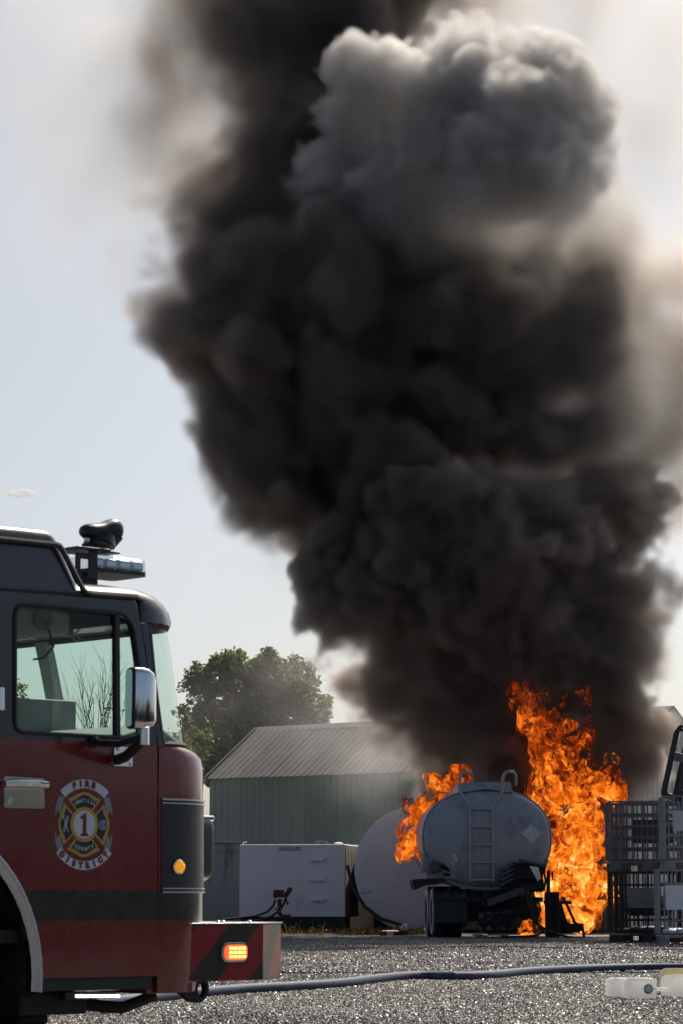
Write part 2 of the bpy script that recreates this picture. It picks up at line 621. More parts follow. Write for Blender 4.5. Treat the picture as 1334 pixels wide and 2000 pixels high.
def branches(rg, p, d, length, r, depth, mb, tips, spread=0.55, kids=(2, 3)):
    pts, q = [p.copy()], p.copy()
    dd = d.normalized()
    for i in range(4):
        dd = (dd + Vector((rg.uniform(-1, 1), rg.uniform(-1, 1), rg.uniform(-0.4, 0.9))) * 0.14).normalized()
        q = q + dd * length / 4
        pts.append(q.copy())
    mb.tube(pts, [r * (1 - 0.13 * i) for i in range(5)], 6 if depth > 2 else 4)
    tips.append((q.copy(), depth))
    if depth == 0:
        return
    for k in range(rg.randint(*kids)):
        nd = (dd + Vector((rg.uniform(-1, 1), rg.uniform(-1, 1), rg.uniform(-0.5, 1))) * spread).normalized()
        branches(rg, pts[rg.randint(2, 4)], nd, length * rg.uniform(0.6, 0.85), r * 0.56, depth - 1, mb, tips, spread, kids)


def leaves(mb, rg, centre, rad, n, size):
    for _ in range(n):
        v = Vector((rg.gauss(0, 1), rg.gauss(0, 1), rg.gauss(0, 1)))
        v = v.normalized() * rad * rg.random() ** 0.45
        p = centre + Vector((v.x, v.y, v.z * 0.85))
        a = Vector((rg.uniform(-1, 1), rg.uniform(-1, 1), rg.uniform(-0.6, 0.6))).normalized()
        b = a.cross(Vector((rg.uniform(-1, 1), rg.uniform(-1, 1), rg.uniform(-1, 1)))).normalized()
        s = size * rg.uniform(0.6, 1.35)
        c = a.cross(b) * s * 0.2
        mb.add([p - a * s * 0.6, p + b * s * 0.42 + c, p + a * s * 0.75, p - b * s * 0.42 + c], [(0, 1, 2), (0, 2, 3)])


def tree(name, base, height, clumps, leafn, size, mat, label, seed, trunk_r=0.16, cat='tree', kids=(2, 3), group=None):
    """clumps: list of (centre, radius) of the crown's lobes, in world coordinates"""
    rg = random.Random(seed)
    t = empty(name, base, 0, label, cat, group)
    off = Vector(base)
    mb, tips = MB(), []
    mb.tube([(0, 0, -0.1), (0.03, 0.02, height * 0.2), (0.0, 0.05, height * 0.4)], [trunk_r, trunk_r * 0.8, trunk_r * 0.62], 8)
    for c, r in clumps:
        c2 = Vector(c) - off
        s0 = Vector((0, 0.03, height * rg.uniform(0.2, 0.4)))
        mid = s0.lerp(c2, 0.55) + Vector((rg.uniform(-.2, .2), rg.uniform(-.2, .2), 0.25))
        mb.tube([s0, mid, c2], [trunk_r * 0.42, trunk_r * 0.26, trunk_r * 0.1], 5)
    mb.build('trunk', M['bark'], t)
    cb = MB()
    for c, r in clumps:
        c2 = Vector(c) - off
        for _ in range(int(leafn[0] * r * r)):
            v = Vector((rg.gauss(0, 1), rg.gauss(0, 1), rg.gauss(0, 1))).normalized()
            q = c2 + v * r * rg.uniform(0.45, 1.08)
            rr_ = rg.uniform(0.15, 0.36) * (0.6 + 0.4 * min(r, 1.0))
            leaves(cb, rg, q, rr_, leafn[1], size)
    cb.build('crown', mat, t, 0)
    return t


TY = 88.0
cl = []
for px, py, r in ((395, 1345, 38), (380, 1400, 32), (425, 1410, 45), (445, 1310, 40), (475, 1350, 50), (515, 1310, 38), (540, 1350, 48), (575, 1330, 42),
                  (600, 1375, 40), (560, 1400, 55), (500, 1410, 55), (450, 1460, 50), (520, 1470, 55), (590, 1440, 45), (455, 1290, 20), (528, 1285, 18), (580, 1298, 18), (372, 1450, 40), (400, 1490, 42), (440, 1500, 42), (620, 1420, 34), (385, 1320, 24)):
    Y = TY + rnd.uniform(-1.2, 1.2)
    cl.append((P(px, py, Y), r * Y / F_PX))
tree('leafy_tree', GP(505, TY), 6.0, cl, (115, 32), 0.115, M['leaf_dark'], 'broad dark green maple tree rising hazily behind the shed roof', 11, 0.2)
cl = []
for px, py, r in ((370, 1425, 22), (392, 1435, 22), (380, 1465, 26), (402, 1470, 16), (360, 1470, 25), (345, 1450, 25)):
    Y = 79 + rnd.uniform(-0.6, 0.6)
    cl.append((P(px, py, Y), r * Y / F_PX))
tree('leafy_bush', GP(378, 79), 4.4, cl, (60, 24), 0.07, M['leaf_light'], 'yellow green bush beside the fire engine windscreen, below the maple', 12, 0.09, 'bush')

for seed, px, h0, h1, lab in ((21, 165, 1420, 1285, 'bare leafless tree with fine twigs seen through the middle of the cab window'), (22, 207, 1420, 1270, 'taller bare leafless tree seen through the cab window just left of its black divider bar')):
    rg = random.Random(seed)
    Y = 60
    base = GP(px, Y)
    t = empty('bare_tree', base, 0, lab, 'tree')
    mb, tips = MB(), []
    top = P(px, h1, Y).z - base.z
    for k in range(5):
        branches(rg, Vector((rg.uniform(-.12, .12), rg.uniform(-.1, .1), top * 0.48)), Vector((rg.uniform(-.35, .35), rg.uniform(-.3, .3), 1)), top * 0.22, 0.02, 3, mb, tips, 0.5)
    mb.tube([(0, 0, -0.1), (0.03, 0, top * 0.3), (0, 0.02, top * 0.55)], [0.09, 0.07, 0.045], 7)
    mb.build('trunk', M['bark'], t)
cl = [(P(px, py, 62), r * 62 / F_PX) for px, py, r in ((222, 1380, 16), (238, 1420, 18), (210, 1420, 14), (250, 1380, 12), (228, 1440, 20))]
tree('young_tree', GP(228, 62), 4.3, cl, (70, 22), 0.07, M['leaf_light'], 'small bright green tree seen through the cab window behind the divider bar', 13, 0.06)
cl = [(P(px, py, 64), r * 64 / F_PX) for px, py, r in ((32, 1350, 16), (45, 1365, 12), (20, 1380, 18), (10, 1350, 18))]
tree('young_tree', GP(30, 64), 4.8, cl, (60, 22), 0.07, M['leaf_light'], 'small green tree seen low in the left end of the cab window', 14, 0.06)

# one small white cloud far off
m, N, L, B = new_mat('cloud_vapour')
N.remove(B)
pv = N.new('ShaderNodeVolumePrincipled'); pv.inputs['Color'].default_value = (1, 1, 1, 1)
tc = N.new('ShaderNodeTexCoord')
nn = noise_node(N, L, tc.outputs['Object'], 0.22, 6, 0.62)
L.new(ramp(N, L, nn.outputs['Fac'], [(0.47, (0, 0, 0)), (0.64, (0.40,) * 3)]).outputs[0], pv.inputs['Density'])
L.new(pv.outputs[0], N['Material Output'].inputs['Volume'])
c = P(42, 964, 2600)
o = MB().ball((0, 0, 0), (15, 18, 3.6), 16, 10).build('cloud', m)
o.location = c
tag(o, 'single tiny white cloud low in the pale sky at the left', 'cloud', kind='structure')

# unseen bank added at the right to mirror a dark band in the paint
mb = MB()
hr = random.Random(4)
rows = []
for i in range(60):
    y = -30 + i * 1.6
    hgt = 2.6 + hr.uniform(-0.5, 0.8) + (1.6 if hr.random() < 0.12 else 0)
    rows.append([(34 + hr.uniform(-.5, .5) + dx, y, 0.1 + hgt * k) for dx, k in ((-1.2, 0), (-1.5, 0.5), (-0.9, 0.9), (0, 1.0), (1.0, 0.85), (1.3, 0))])
mb.loft(rows, closed=False)
tag(mb.build('reflection_bank', pm('reflection_bank_dark', (0.05, 0.052, 0.045), 0.9, 0, 0.4, 3, 0.5, 8), None, 0), 'long low dark bank, unseen, added at the right for the paint to mirror', kind='stuff')

M['soil'] = pm('soil_with_shade', (0.055, 0.045, 0.035), 0.95, 0, 0.35, 3, 0.6, 25, dirt=(0.11, 0.09, 0.06), dscale=2.5, damt=0.7)  # soil colour made dark to stand in for shade below the tanks
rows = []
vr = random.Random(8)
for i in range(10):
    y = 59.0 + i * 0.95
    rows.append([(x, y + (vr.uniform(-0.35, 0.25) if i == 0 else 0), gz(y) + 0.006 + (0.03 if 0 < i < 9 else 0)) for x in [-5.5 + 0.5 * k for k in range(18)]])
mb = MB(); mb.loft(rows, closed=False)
tag(mb.build('verge', M['soil']), 'strip of bare soil under the storage tanks, darkened to stand in for their shade', kind='structure')
# ---------------------------------------------------------------- fire engine
TH = R(43)
T_D, T_N = Vector((math.cos(TH), math.sin(TH), 0)), Vector((-math.sin(TH), math.cos(TH), 0))
T_O = P(305, 1757, 14.0); T_O.z = 0.0
truck = empty('fire_engine', T_O, TH, 'dark red and black fire engine cab with an oval crest on its door', 'fire engine')
WT = 2.45                                   # width of the cab


def SV(px, py, v=0.0):
    """truck coordinates (along, across, up) of the point on the plane 'across = v' seen at a pixel"""
    r = ray(px, py)
    c = Vector((0, 0, CAM_Z))
    p = c + r * (((T_O + T_N * v) - c).dot(T_N) / r.dot(T_N))
    return Vector(((p - T_O).dot(T_D), v, p.z))


def S2(pts):
    return [(lambda q: (q.x, q.z))(SV(*p)) for p in pts]


def rounded(pts, r, n=5):
    out = []
    m = len(pts)
    for i in range(m):
        a, b, c = Vector(pts[i - 1]), Vector(pts[i]), Vector(pts[(i + 1) % m])
        rr = r[i] if isinstance(r, (list, tuple)) else r
        if rr <= 0: out.append(tuple(b)); continue
        d1, d2 = (a - b), (c - b)
        k = min(rr, d1.length * 0.45, d2.length * 0.45)
        p, q = b + d1.normalized() * k, b + d2.normalized() * k
        for j in range(n + 1):
            t = j / n
            out.append(tuple((1 - t) ** 2 * p + 2 * t * (1 - t) * b + t * t * q))
    return out


def truck_paint():
    m, N, L, B = new_mat('fire_engine_paint')
    tc = N.new('ShaderNodeTexCoord')
    sp = N.new('ShaderNodeSeparateXYZ'); L.new(tc.outputs['Object'], sp.inputs[0])
    x, z = sp.outputs[0], sp.outputs[2]
    dx = mathn(N, L, 'MAXIMUM', mathn(N, L, 'SUBTRACT', x, 0.20), 0.0)
    belt = mathn(N, L, 'ADD', z, mathn(N, L, 'MULTIPLY', dx, 0.75))
    black = mathn(N, L, 'GREATER_THAN', belt, 1.645)
    s = mathn(N, L, 'MULTIPLY', mathn(N, L, 'GREATER_THAN', z, 0.800), mathn(N, L, 'LESS_THAN', z, 0.942))
    n = noise_node(N, L, tc.outputs['Object'], 1.5, 5, 0.6)
    red = ramp(N, L, n.outputs['Fac'], [(0.3, (0.17, 0.010, 0.010)), (0.7, (0.20, 0.013, 0.012))])
    c1 = mixc(N, L, s, red.outputs[0], (0.020, 0.018, 0.014))
    c2 = mixc(N, L, black, c1, (0.026, 0.028, 0.036))
    n2 = noise_node(N, L, tc.outputs['Object'], 9, 8, 0.7)
    c3 = mixc(N, L, ramp(N, L, n2.outputs['Fac'], [(0.45, (0, 0, 0)), (0.8, (0.10,) * 3)]).outputs[0], c2, (0.16, 0.14, 0.12))
    L.new(c3, B.inputs['Base Color'])
    L.new(ramp(N, L, n2.outputs['Fac'], [(0.3, (0.2,) * 3), (0.75, (0.38,) * 3)]).outputs[0], B.inputs['Roughness'])
    B.inputs['Coat Weight'].default_value = 0.8
    B.inputs['Coat Roughness'].default_value = 0.05
    n3 = noise_node(N, L, tc.outputs['Object'], 2.2, 2, 0.5)
    bp = N.new('ShaderNodeBump'); bp.inputs['Strength'].default_value = 0.12; bp.inputs['Distance'].default_value = 0.02
    L.new(n3.outputs['Fac'], bp.inputs['Height']); L.new(bp.outputs[0], B.inputs['Coat Normal'])
    return m


M['paint'] = truck_paint()
M['rubber'] = pm('black_rubber', (0.018, 0.018, 0.019), 0.6, 0, 0.2, 8, 0.1, 80)
M['tyre'] = pm('tyre_rubber', (0.022, 0.022, 0.023), 0.75, 0, 0.25, 6, 0.2, 50, dirt=(0.12, 0.11, 0.10), dscale=4, damt=0.5)
M['chrome'] = pm('chrome', (0.78, 0.79, 0.82), 0.06, 1.0, 0.03, 3)
M['alu'] = pm('brushed_aluminium', (0.55, 0.56, 0.58), 0.25, 1.0, 0.05, 6)
M['black_trim'] = pm('black_plastic', (0.020, 0.021, 0.025), 0.35, 0, 0.15, 6)
M['chassis'] = pm('chassis_black', (0.022, 0.022, 0.022), 0.7, 0, 0.3, 5, 0.2, 30, dirt=(0.09, 0.085, 0.08), dscale=5, damt=0.5)
M['glass'] = glass_mat('tinted_glass', (0.83, 0.92, 0.88))
M['clear'] = glass_mat('clear_lens', (0.80, 0.82, 0.84), 0.08)
M['interior'] = pm('cab_lining_grey', (0.55, 0.55, 0.54), 0.7, 0, 0.1, 6)
M['dash'] = pm('dash_grey', (0.30, 0.31, 0.31), 0.6, 0, 0.12, 6)
M['seat'] = pm('seat_fabric', (0.22, 0.22, 0.225), 0.85, 0, 0.15, 12, 0.2, 90)
M['amber'] = emit_mat('amber_marker_lens', (1.0, 0.38, 0.02), 0.55)
M['led_red'] = emit_mat('lit_warning_lens', (1.0, 0.10, 0.03), 1.6)
M['led_hot'] = emit_mat('lit_warning_led', (1.0, 0.42, 0.08), 4.5)
M['led_white'] = emit_mat('step_light_led', (0.95, 0.92, 1.0), 4.0)

# --- door and flat side sheets
AC, AR = (-1.45, 0.54), 0.748


def arch_pts(a0, a1, r=AR, n=18):
    return [(AC[0] + r * math.cos(a0 + (a1 - a0) * i / n), AC[1] + r * math.sin(a0 + (a1 - a0) * i / n)) for i in range(n + 1)]


win = rounded(S2([(27, 1179), (240, 1199), (258, 1222), (270, 1300), (273, 1443), (27, 1430)]), [0.07, 0.05, 0.05, 0.1, 0.02, 0.06])
bz = SV(305, 1907).z
zt = SV(264, 1174).z
seam = S2([(306, 1907), (306, 1470), (301, 1400), (282, 1275), (267, 1180)])
dl = -1.14
a_top = math.acos((dl - AC[0]) / AR)
zb_arch = math.asin((bz - AC[1]) / AR)
door_o = seam + [(seam[-1][0] - 0.02, zt + 0.004), (dl, SV(-40, 1152).z)] + arch_pts(a_top, zb_arch)
fn = lambda v: (lambda x, z: (x, v, z))
MB().plate(door_o, [win], fn(-0.006), (0, 0.04, 0)).build('door', M['paint'], truck, 20, 0.004)
door = bpy.data.objects['door']
# dark gap behind the seams and the sheet behind the door, left and right of it
back_u = -3.4
rear_o = [(dl - 0.008, SV(-40, 1152).z), (back_u, SV(-40, 1152).z), (back_u, 0.5)] + [(AC[0] - AR, 0.5)] + arch_pts(math.pi, a_top + 0.012)
MB().plate(rear_o, [rounded([(-1.30, 1.72), (-1.30, 2.28), (-2.3, 2.28), (-2.3, 1.72)], 0.07)], fn(0.0), (0, 0.04, 0)).build('cab_side', M['paint'], truck, 20, 0.003)
top_side = [(dl - 2.26, SV(-40, 1152).z + 0.005), (dl, SV(-40, 1152).z + 0.005)] + [(seam[-1][0] - 0.02, zt + 0.009)] + [SV(268, 1163).xz[:], SV(166, 1156).xz[:]]
top_side = [(p[0], p[1]) for p in top_side] + [(-3.4, SV(-40, 1140).z + 0.06)]
MB().plate(top_side, [], fn(0.0), (0, 0.04, 0)).build('cantrail', M['paint'], truck, 20)

# --- front corner of the lower body, nose and A pillar
def ring(ub, uf, v0, v1, rad, z, n=9):
    """outline at a height: from the back along the near side, round both front corners, to the far side"""
    pts = [Vector((ub, v0, z))]
    for i in range(n):
        a = math.pi / 2 * i / (n - 1)
        pts.append(Vector((uf - rad + rad * math.sin(a), v0 + rad - rad * math.cos(a), z)))
    for i in range(n):
        a = math.pi / 2 * i / (n - 1)
        pts.append(Vector((uf - rad + rad * math.cos(a), v1 - rad + rad * math.sin(a), z)))
    pts.append(Vector((ub, v1, z)))
    return pts


def uf_for(px, py, rad):
    """front end of a corner of radius rad whose outline is seen at column px"""
    lo, hi = -1.5, 3.0
    q0 = SV(px, py, 0.0)
    for _ in range(40):
        m_ = (lo + hi) / 2
        best = -9
        for i in range(19):
            a = math.pi / 2 * i / 18
            w = T_O + T_D * (m_ - rad + rad * math.sin(a)) + T_N * (rad - rad * math.cos(a))
            best = max(best, CX + F_PX * w.x / (w.y * ct + (q0.z - CAM_Z) * st))
        lo, hi = (m_, hi) if best < px else (lo, m_)
    return m_


us = SV(308.5, 1700).x
rings = []
for px, py, rad in ((385, 1938, 0.34), (392, 1900, 0.36), (396, 1800, 0.36), (397, 1560, 0.36), (397, 1500, 0.36), (394, 1480, 0.36), (385, 1468, 0.35), (372, 1461, 0.34), (366, 1459, 0.33)):
    z = SV(345, py).z
    rings.append(ring(us, uf_for(px, py, rad), 0.0, WT, rad, z))
MB().loft(rings, closed=False).build('cab_front', M['paint'], truck, 40)
# closing ledge under the windscreen
mb = MB()
mb.v = [tuple(p) for p in rings[-1]]; mb.f = [tuple(range(len(rings[-1])))]
mb.build('cowl', M['paint'], truck, 0)

zw0, zw1 = SV(330, 1453).z, SV(312, 1217).z
glass_rings, hdr = [], []
gl_px = [(366, 1453, 0.31), (359, 1410, 0.305), (349, 1340, 0.30), (340, 1275, 0.28), (332, 1222, 0.26)]
for px, py, rad in gl_px:
    z = SV(330, py).z
    uf = uf_for(px - 3, py, rad)
    full = ring(us, uf, 0.015, WT - 0.015, rad, z)
    glass_rings.append(full[1:-1])
MB().loft(glass_rings, closed=False).build('windscreen', M['glass'], truck, 60)
pil = []
for gr in glass_rings:
    pil.append(gr[0])
# A pillar (near) between door seam and glass, and the far one
for v, s_ in ((0.0, 1), (WT, -1)):
    mb = MB()
    rows = []
    sx = [SV(308.5, 1455).x, SV(303, 1400).x, SV(293.5, 1340).x, SV(285, 1275).x, SV(275, 1216).x]
    for k, g in enumerate(glass_rings):
        gx, z = g[0].x + 0.012, g[0].z
        rows.append([(sx[k], v, z), (gx, v, z), (gx + 0.012, v + s_ * 0.012, z), (gx, v + s_ * 0.07, z), (sx[k], v + s_ * 0.07, z)])
    z0 = SV(330, 1461).z
    rows.insert(0, [(p[0], p[1], z0) for p in rows[0]])
    mb.loft(rows)
    mb.build('windscreen_pillar', M['paint'], truck, 40)
# rubber round the windscreen
e = [g[0] for g in glass_rings]
loop = e + glass_rings[-1][1:-1] + [g[-1] for g in reversed(glass_rings)] + list(reversed(glass_rings[0][1:-1]))
MB().tube(loop, 0.017, 6, closed=True).build('windscreen_seal', M['rubber'], truck)

# post in the middle of the two-piece windscreen
fr_u = [(g[0].z, max(p.x for p in g)) for g in glass_rings]
def on_screen(px, py):
    v = 1.0
    for _ in range(30):
        q = SV(px, py, v)
        u = np.interp(q.z, [a[0] for a in fr_u], [a[1] for a in fr_u])
        v += (u - q.x) * 0.8
    return Vector((u - 0.02, v, q.z))
p0_, p1_ = on_screen(92, 1247), on_screen(111, 1382)
vm_ = (p0_.y + p1_.y) / 2
MB().loft([[(u + dx, vm_ + dv, z) for dx, dv in ((-0.04, -0.045), (0.008, -0.045), (0.008, 0.045), (-0.04, 0.045))] for z, u in fr_u]).build('windscreen_post', M['interior'], truck, 0)
print('windscreen post', vm_)

# --- roof: front dome, then the raised part behind
def roof_ring(ub, uf, inset, z, rf, rb=0.02, n=6):
    v0, v1 = inset, WT - inset
    pts = []
    for (cu, cv, rad, a0) in ((uf - rf, v0 + rf, rf, -90), (uf - rf, v1 - rf, rf, 0), (ub + rb, v1 - rb, rb, 90), (ub + rb, v0 + rb, rb, 180)):
        for i in range(n):
            a = R(a0 + 90 * i / (n - 1))
            pts.append(Vector((cu + rad * math.cos(a), cv + rad * math.sin(a), z)))
    return pts


rr_ = []
for px, py, inset, rf in ((333, 1219, 0.004, 0.26), (333, 1206, 0.0, 0.26), (329, 1190, 0.004, 0.26), (322, 1175, 0.012, 0.27), (309, 1160, 0.025, 0.27), (292, 1150, 0.055, 0.26), (268, 1143, 0.12, 0.24)):
    z = SV(300, py).z
    rr_.append(roof_ring(-0.62 if py < 1170 else us - 0.08, uf_for(px, py, rf) if inset < 0.03 else uf_for(px, py, rf) - inset * 0.3, inset, z, rf))
rr_[0] = roof_ring(us - 0.08, rr_[1][2].x + 0.05, 0.004, SV(300, 1219).z, 0.26)
rr_ = []
spec = [(333, 1217, 0.0, 0.26, 0.272), (334, 1207, 0.0, 0.26, 0.272), (330, 1190, 0.004, 0.26, 0.2), (322, 1174, 0.012, 0.27, 0.1), (310, 1162, 0.025, 0.27, 0), (294, 1152, 0.06, 0.26, 0), (272, 1145, 0.13, 0.24, 0)]
for px, py, inset, rf, ubx in spec:
    z = SV(300, py).z
    ub = (SV(276, py).x) if py > 1165 else -0.66
    rr_.append(roof_ring(ub, uf_for(px, py, rf), inset, z, rf))
MB().loft(rr_).build('roof', M['paint'], truck, 40)
MB().b2((-3.3, 0.06, SV(100, 1150).z - 0.03), (-0.3, WT - 0.06, SV(100, 1150).z + 0.03)).build('headliner', M['interior'], truck, 0)
rz = []
for pxf, py, inset in ((164, 1157, 0.0), (160, 1138, 0.006), (146, 1105, 0.008), (131, 1070, 0.010), (122, 1050, 0.016), (117, 1040, 0.03), (108, 1033.5, 0.06), (92, 1029, 0.12)):
    q = SV(pxf, py)
    rz.append(roof_ring(-3.4, q.x, inset, q.z, 0.05 + 0.02, 0.03))
MB().loft(rz).build('raised_roof', M['paint'], truck, 40)
# rain rail along the step of the roof
rail = [SV(*p, -0.012) for p in ((-180, 1033), (0, 1052), (108, 1063), (116, 1066), (122, 1074), (160, 1148), (167, 1156), (178, 1160), (268, 1167))]
MB().tube(rail, 0.014, 6).build('drip_rail', M['black_trim'], truck)
rail2 = [SV(px, py, -0.010) for px, py in ((168, 1153), (180, 1156), (268, 1163))]
MB().tube(rail2, 0.006, 6).build('drip_rail', M['alu'], truck)
MB().bar(SV(-150, 1140, -0.002), SV(160, 1160, -0.002), 0.006, 0.008).build('roof_seam', M['rubber'], truck)

# --- door furniture
wl3 = [(p[0], -0.008, p[1]) for p in win]
MB().tube(wl3, 0.011, 6, closed=True).build('window_seal', M['rubber'], door)
MB().plate([(p[0], p[1]) for p in win], [], fn(0.012), (0, 0.005, 0)).build('window_pane', M['glass'], door, 0)
a, b = SV(226, 1198, 0.004), SV(227.5, 1443, 0.004)
MB().bar(a, b, 0.026, 0.03, (0, 1, 0)).build('window_divider', M['black_trim'], door, 0)
# handle: plate and grip
hp = [SV(5, 1516).xz[:], SV(84, 1521).xz[:], SV(84, 1580).xz[:], SV(5, 1578).xz[:]]
MB().plate(rounded([(p[0], p[1]) for p in hp], 0.012), [], fn(-0.012), (0, 0.006, 0)).build('handle_plate', M['chrome'], door, 20)
hh = MB()
hh.tube([SV(8, 1531, -0.055), SV(30, 1530, -0.06), SV(70, 1531, -0.06), SV(92, 1533, -0.05)], [0.020, 0.024, 0.024, 0.020], 10)
for px in (18, 78):
    hh.box(SV(px, 1531, -0.033), (0.03, 0.05, 0.03))
hh.build('door_handle', M['chrome'], door, 40, 0.003)
MB().lathe([(0.018, 0), (0.018, 0.012), (0.012, 0.016)], SV(15, 1564, -0.012), (0, -1, 0), 14).build('lock', M['alu'], door)
MB().bar(SV(1.0, 1343, -0.03), SV(1.0, 1388, -0.03), 0.03, 0.03, (0, 1, 0)).build('hinge', M['chrome'], truck, 0, 0.004)

# --- crest on the door
EC = SV(162.4, 1610.5)


def E(x, y, lift):
    return (EC.x + x, -0.0066 - 0.0006 * lift, EC.z + y)


def flat(pts, lift, mat, name, holes=()):
    o = MB().plate(pts, holes, lambda x, y: E(x, y, lift), (0, 0.0005, 0)).build(name, mat, door, 0)
    return o


def sector(r0, r1, a0, a1, n=24):
    return [(r1 * math.cos(R(a0 + (a1 - a0) * i / n)), r1 * math.sin(R(a0 + (a1 - a0) * i / n))) for i in range(n + 1)] + \
           [(r0 * math.cos(R(a1 + (a0 - a1) * i / n)), r0 * math.sin(R(a1 + (a0 - a1) * i / n))) for i in range(n + 1)]


def film(name, c): return pm(name, c, 0.4, 0, 0.04, 5)


M['f_white'] = film('white_decal_film', (0.68, 0.70, 0.78))
M['f_grey'] = film('grey_decal_film', (0.26, 0.30, 0.32))
M['f_gold'] = film('gold_decal_film', (0.55, 0.36, 0.08))
M['f_black'] = film('black_decal_film', (0.018, 0.018, 0.018))
M['f_red'] = film('red_decal_film', (0.17, 0.02, 0.02))
M['f_blue'] = film('blue_decal_film', (0.05, 0.09, 0.35))
# ribbon tails
for sx in (1, -1):
    for sy in (1, -1):
        tail = [(0.118, 0.125), (0.15, 0.135), (0.168, 0.085), (0.172, 0.035), (0.156, 0.07), (0.138, 0.04), (0.132, 0.085)]
        flat([(sx * x, sy * y) for x, y in tail], 0, M['f_grey'], 'crest_ribbon')
# cross: gold arms, black fields, red straps
for k in range(4):
    ca, sa = math.cos(R(90 * k)), math.sin(R(90 * k))
    rot = lambda pts: [(x * ca - y * sa, x * sa + y * ca) for x, y in pts]
    def arm(g):
        w1, w0, t0 = 0.098 - g * 1.6, 0.036 - g * 0.9, 0.05
        pts = [(-w0, t0), (w0, t0), (w1, 0.118 - g * 0.2)]
        for i in range(9):
            t = i / 8
            x = w1 * (1 - 2 * t)
            pts.append((x, 0.122 - g + 0.032 * (0.5 + 0.5 * math.cos(math.pi * x / w1)) ** 0.9))
        return pts
    flat(rot(arm(0.0)), 1, M['f_gold'], 'crest_arm')
    flat(rot(arm(0.013)), 2, M['f_black'], 'crest_field')
flat(sector(0, 0.083, 0, 360, 40)[:40], 4, M['f_gold'], 'crest_ring')
flat(sector(0, 0.0655, 0, 360, 40)[:40], 5, M['f_white'], 'crest_disc')
# scrolls
flat(sector(0.172, 0.214, 47, 133), 5, M['f_white'], 'crest_scroll')
flat(sector(0.174, 0.214, 219, 321), 5, M['f_white'], 'crest_scroll')


def arc_text(txt, r, mid, step, size, mat, lift, top=True, sx=1.0, bold=0.0):
    mb = MB()
    n = len(txt)
    for i, ch in enumerate(txt):
        a = R(mid + (i - (n - 1) / 2) * (-step if top else step))
        rot = a - math.pi / 2 if top else a + math.pi / 2
        c, s_ = math.cos(rot), math.sin(rot)
        vs, fs = text_mesh(ch, size, lambda x, y: E(r * math.cos(a) + (x * sx) * c - y * s_, r * math.sin(a) + (x * sx) * s_ + y * c, lift), bold=bold)
        mb.add(vs, fs)
    return mb.build('crest_lettering', mat, door, 0)


arc_text('FIRE', 0.192, 92, 11.5, 0.036, M['f_red'], 7, True, 1.1, 0.004)
arc_text('DISTRICT', 0.194, 270, 12.2, 0.036, M['f_red'], 7, False, 1.0, 0.004)
arc_text('UMATILLA', 0.113, 90, 8.0, 0.0235, M['f_white'], 7, True, 0.78, 0.001)
arc_text('COUNTY', 0.116, 270, 10.2, 0.0245, M['f_white'], 7, False, 0.85, 0.001)
one = [(-0.022, -0.055), (0.024, -0.055), (0.024, -0.042), (0.011, -0.042), (0.011, 0.054), (0.004, 0.054), (-0.026, 0.036), (-0.026, 0.024), (-0.010, 0.030), (-0.010, -0.042), (-0.022, -0.042)]
flat(one, 7, M['f_red'], 'crest_numeral')
for k in range(3):
    c, s_ = math.cos(R(60 * k)), math.sin(R(60 * k))
    for w, mat, lf in ((0.0085, 'f_white', 6), (0.0058, 'f_blue', 7)):
        l = 0.0235 if lf == 6 else 0.021
        flat([(0.112 + x * c - y * s_, x * s_ + y * c) for x, y in ((-w, -l), (w, -l), (w, l), (-w, l))], lf + 0.1 * k, M[mat], 'crest_star')
flat([(0.1105, -0.016), (0.1135, -0.016), (0.1135, 0.016), (0.1105, 0.016)], 8.2, M['f_white'], 'crest_staff')
lad = MB()
for a_, b_ in (((-0.128, -0.034), (-0.104, 0.042)), ((-0.118, -0.037), (-0.094, 0.039))):
    lad.bar(E(*a_, 7), E(*b_, 7), 0.003, 0.0004, (0, 1, 0))
for i in range(7):
    t = (i + 0.5) / 7
    lad.bar(E(-0.128 + 0.024 * t, -0.034 + 0.076 * t, 7.3), E(-0.118 + 0.024 * t, -0.037 + 0.076 * t, 7.3), 0.0028, 0.0004, (0, 1, 0))
lad.bar(E(-0.130, 0.036, 7.6), E(-0.095, -0.036, 7.6), 0.004, 0.0004, (0, 1, 0))
lad.bar(E(-0.134, 0.026, 7.6), E(-0.122, 0.043, 7.6), 0.006, 0.0004, (0, 1, 0))
lad.build('crest_ladder', M['f_white'], door, 0)

# --- dark wrap-round panel with chrome strips, marker lamp
def wrap(py0, py1, off, px=397, rad=0.36, dv=0.0, start=315):
    rs = []
    for py in (py0, py1):
        q = SV(start, py)
        full = ring(q.x, uf_for(px, py, rad) + off, -off, WT + off, rad + off, q.z)
        rs.append(full)
    return rs


pa = wrap(1561, 1743, 0.004)
MB().loft(pa, closed=False).build('wrap_panel', M['black_trim'], truck, 40)
for y0, y1 in ((1559, 1562.5), (1567, 1569.5), (1734, 1736.5), (1741, 1744)):
    w = wrap(y0, y1, 0.010)
    w2 = wrap(y0, y1, 0.003)
    MB().loft([w2[0], w[0], w[1], w2[1]], closed=False).build('trim_strip', M['alu'], truck, 40)
c = SV(346, 1693)
MB().lathe([(0.030, 0), (0.036, 0.004), (0.036, 0.010), (0.031, 0.014)], (c.x, -0.004, c.z), (0, -1, 0), 20).build('lamp_bezel', M['chrome'], truck)
MB().lathe([(0.031, 0.010), (0.027, 0.026), (0.015, 0.036), (0.001, 0.039)], (c.x, -0.004, c.z), (0, -1, 0), 20).build('marker_lamp', M['amber'], truck)
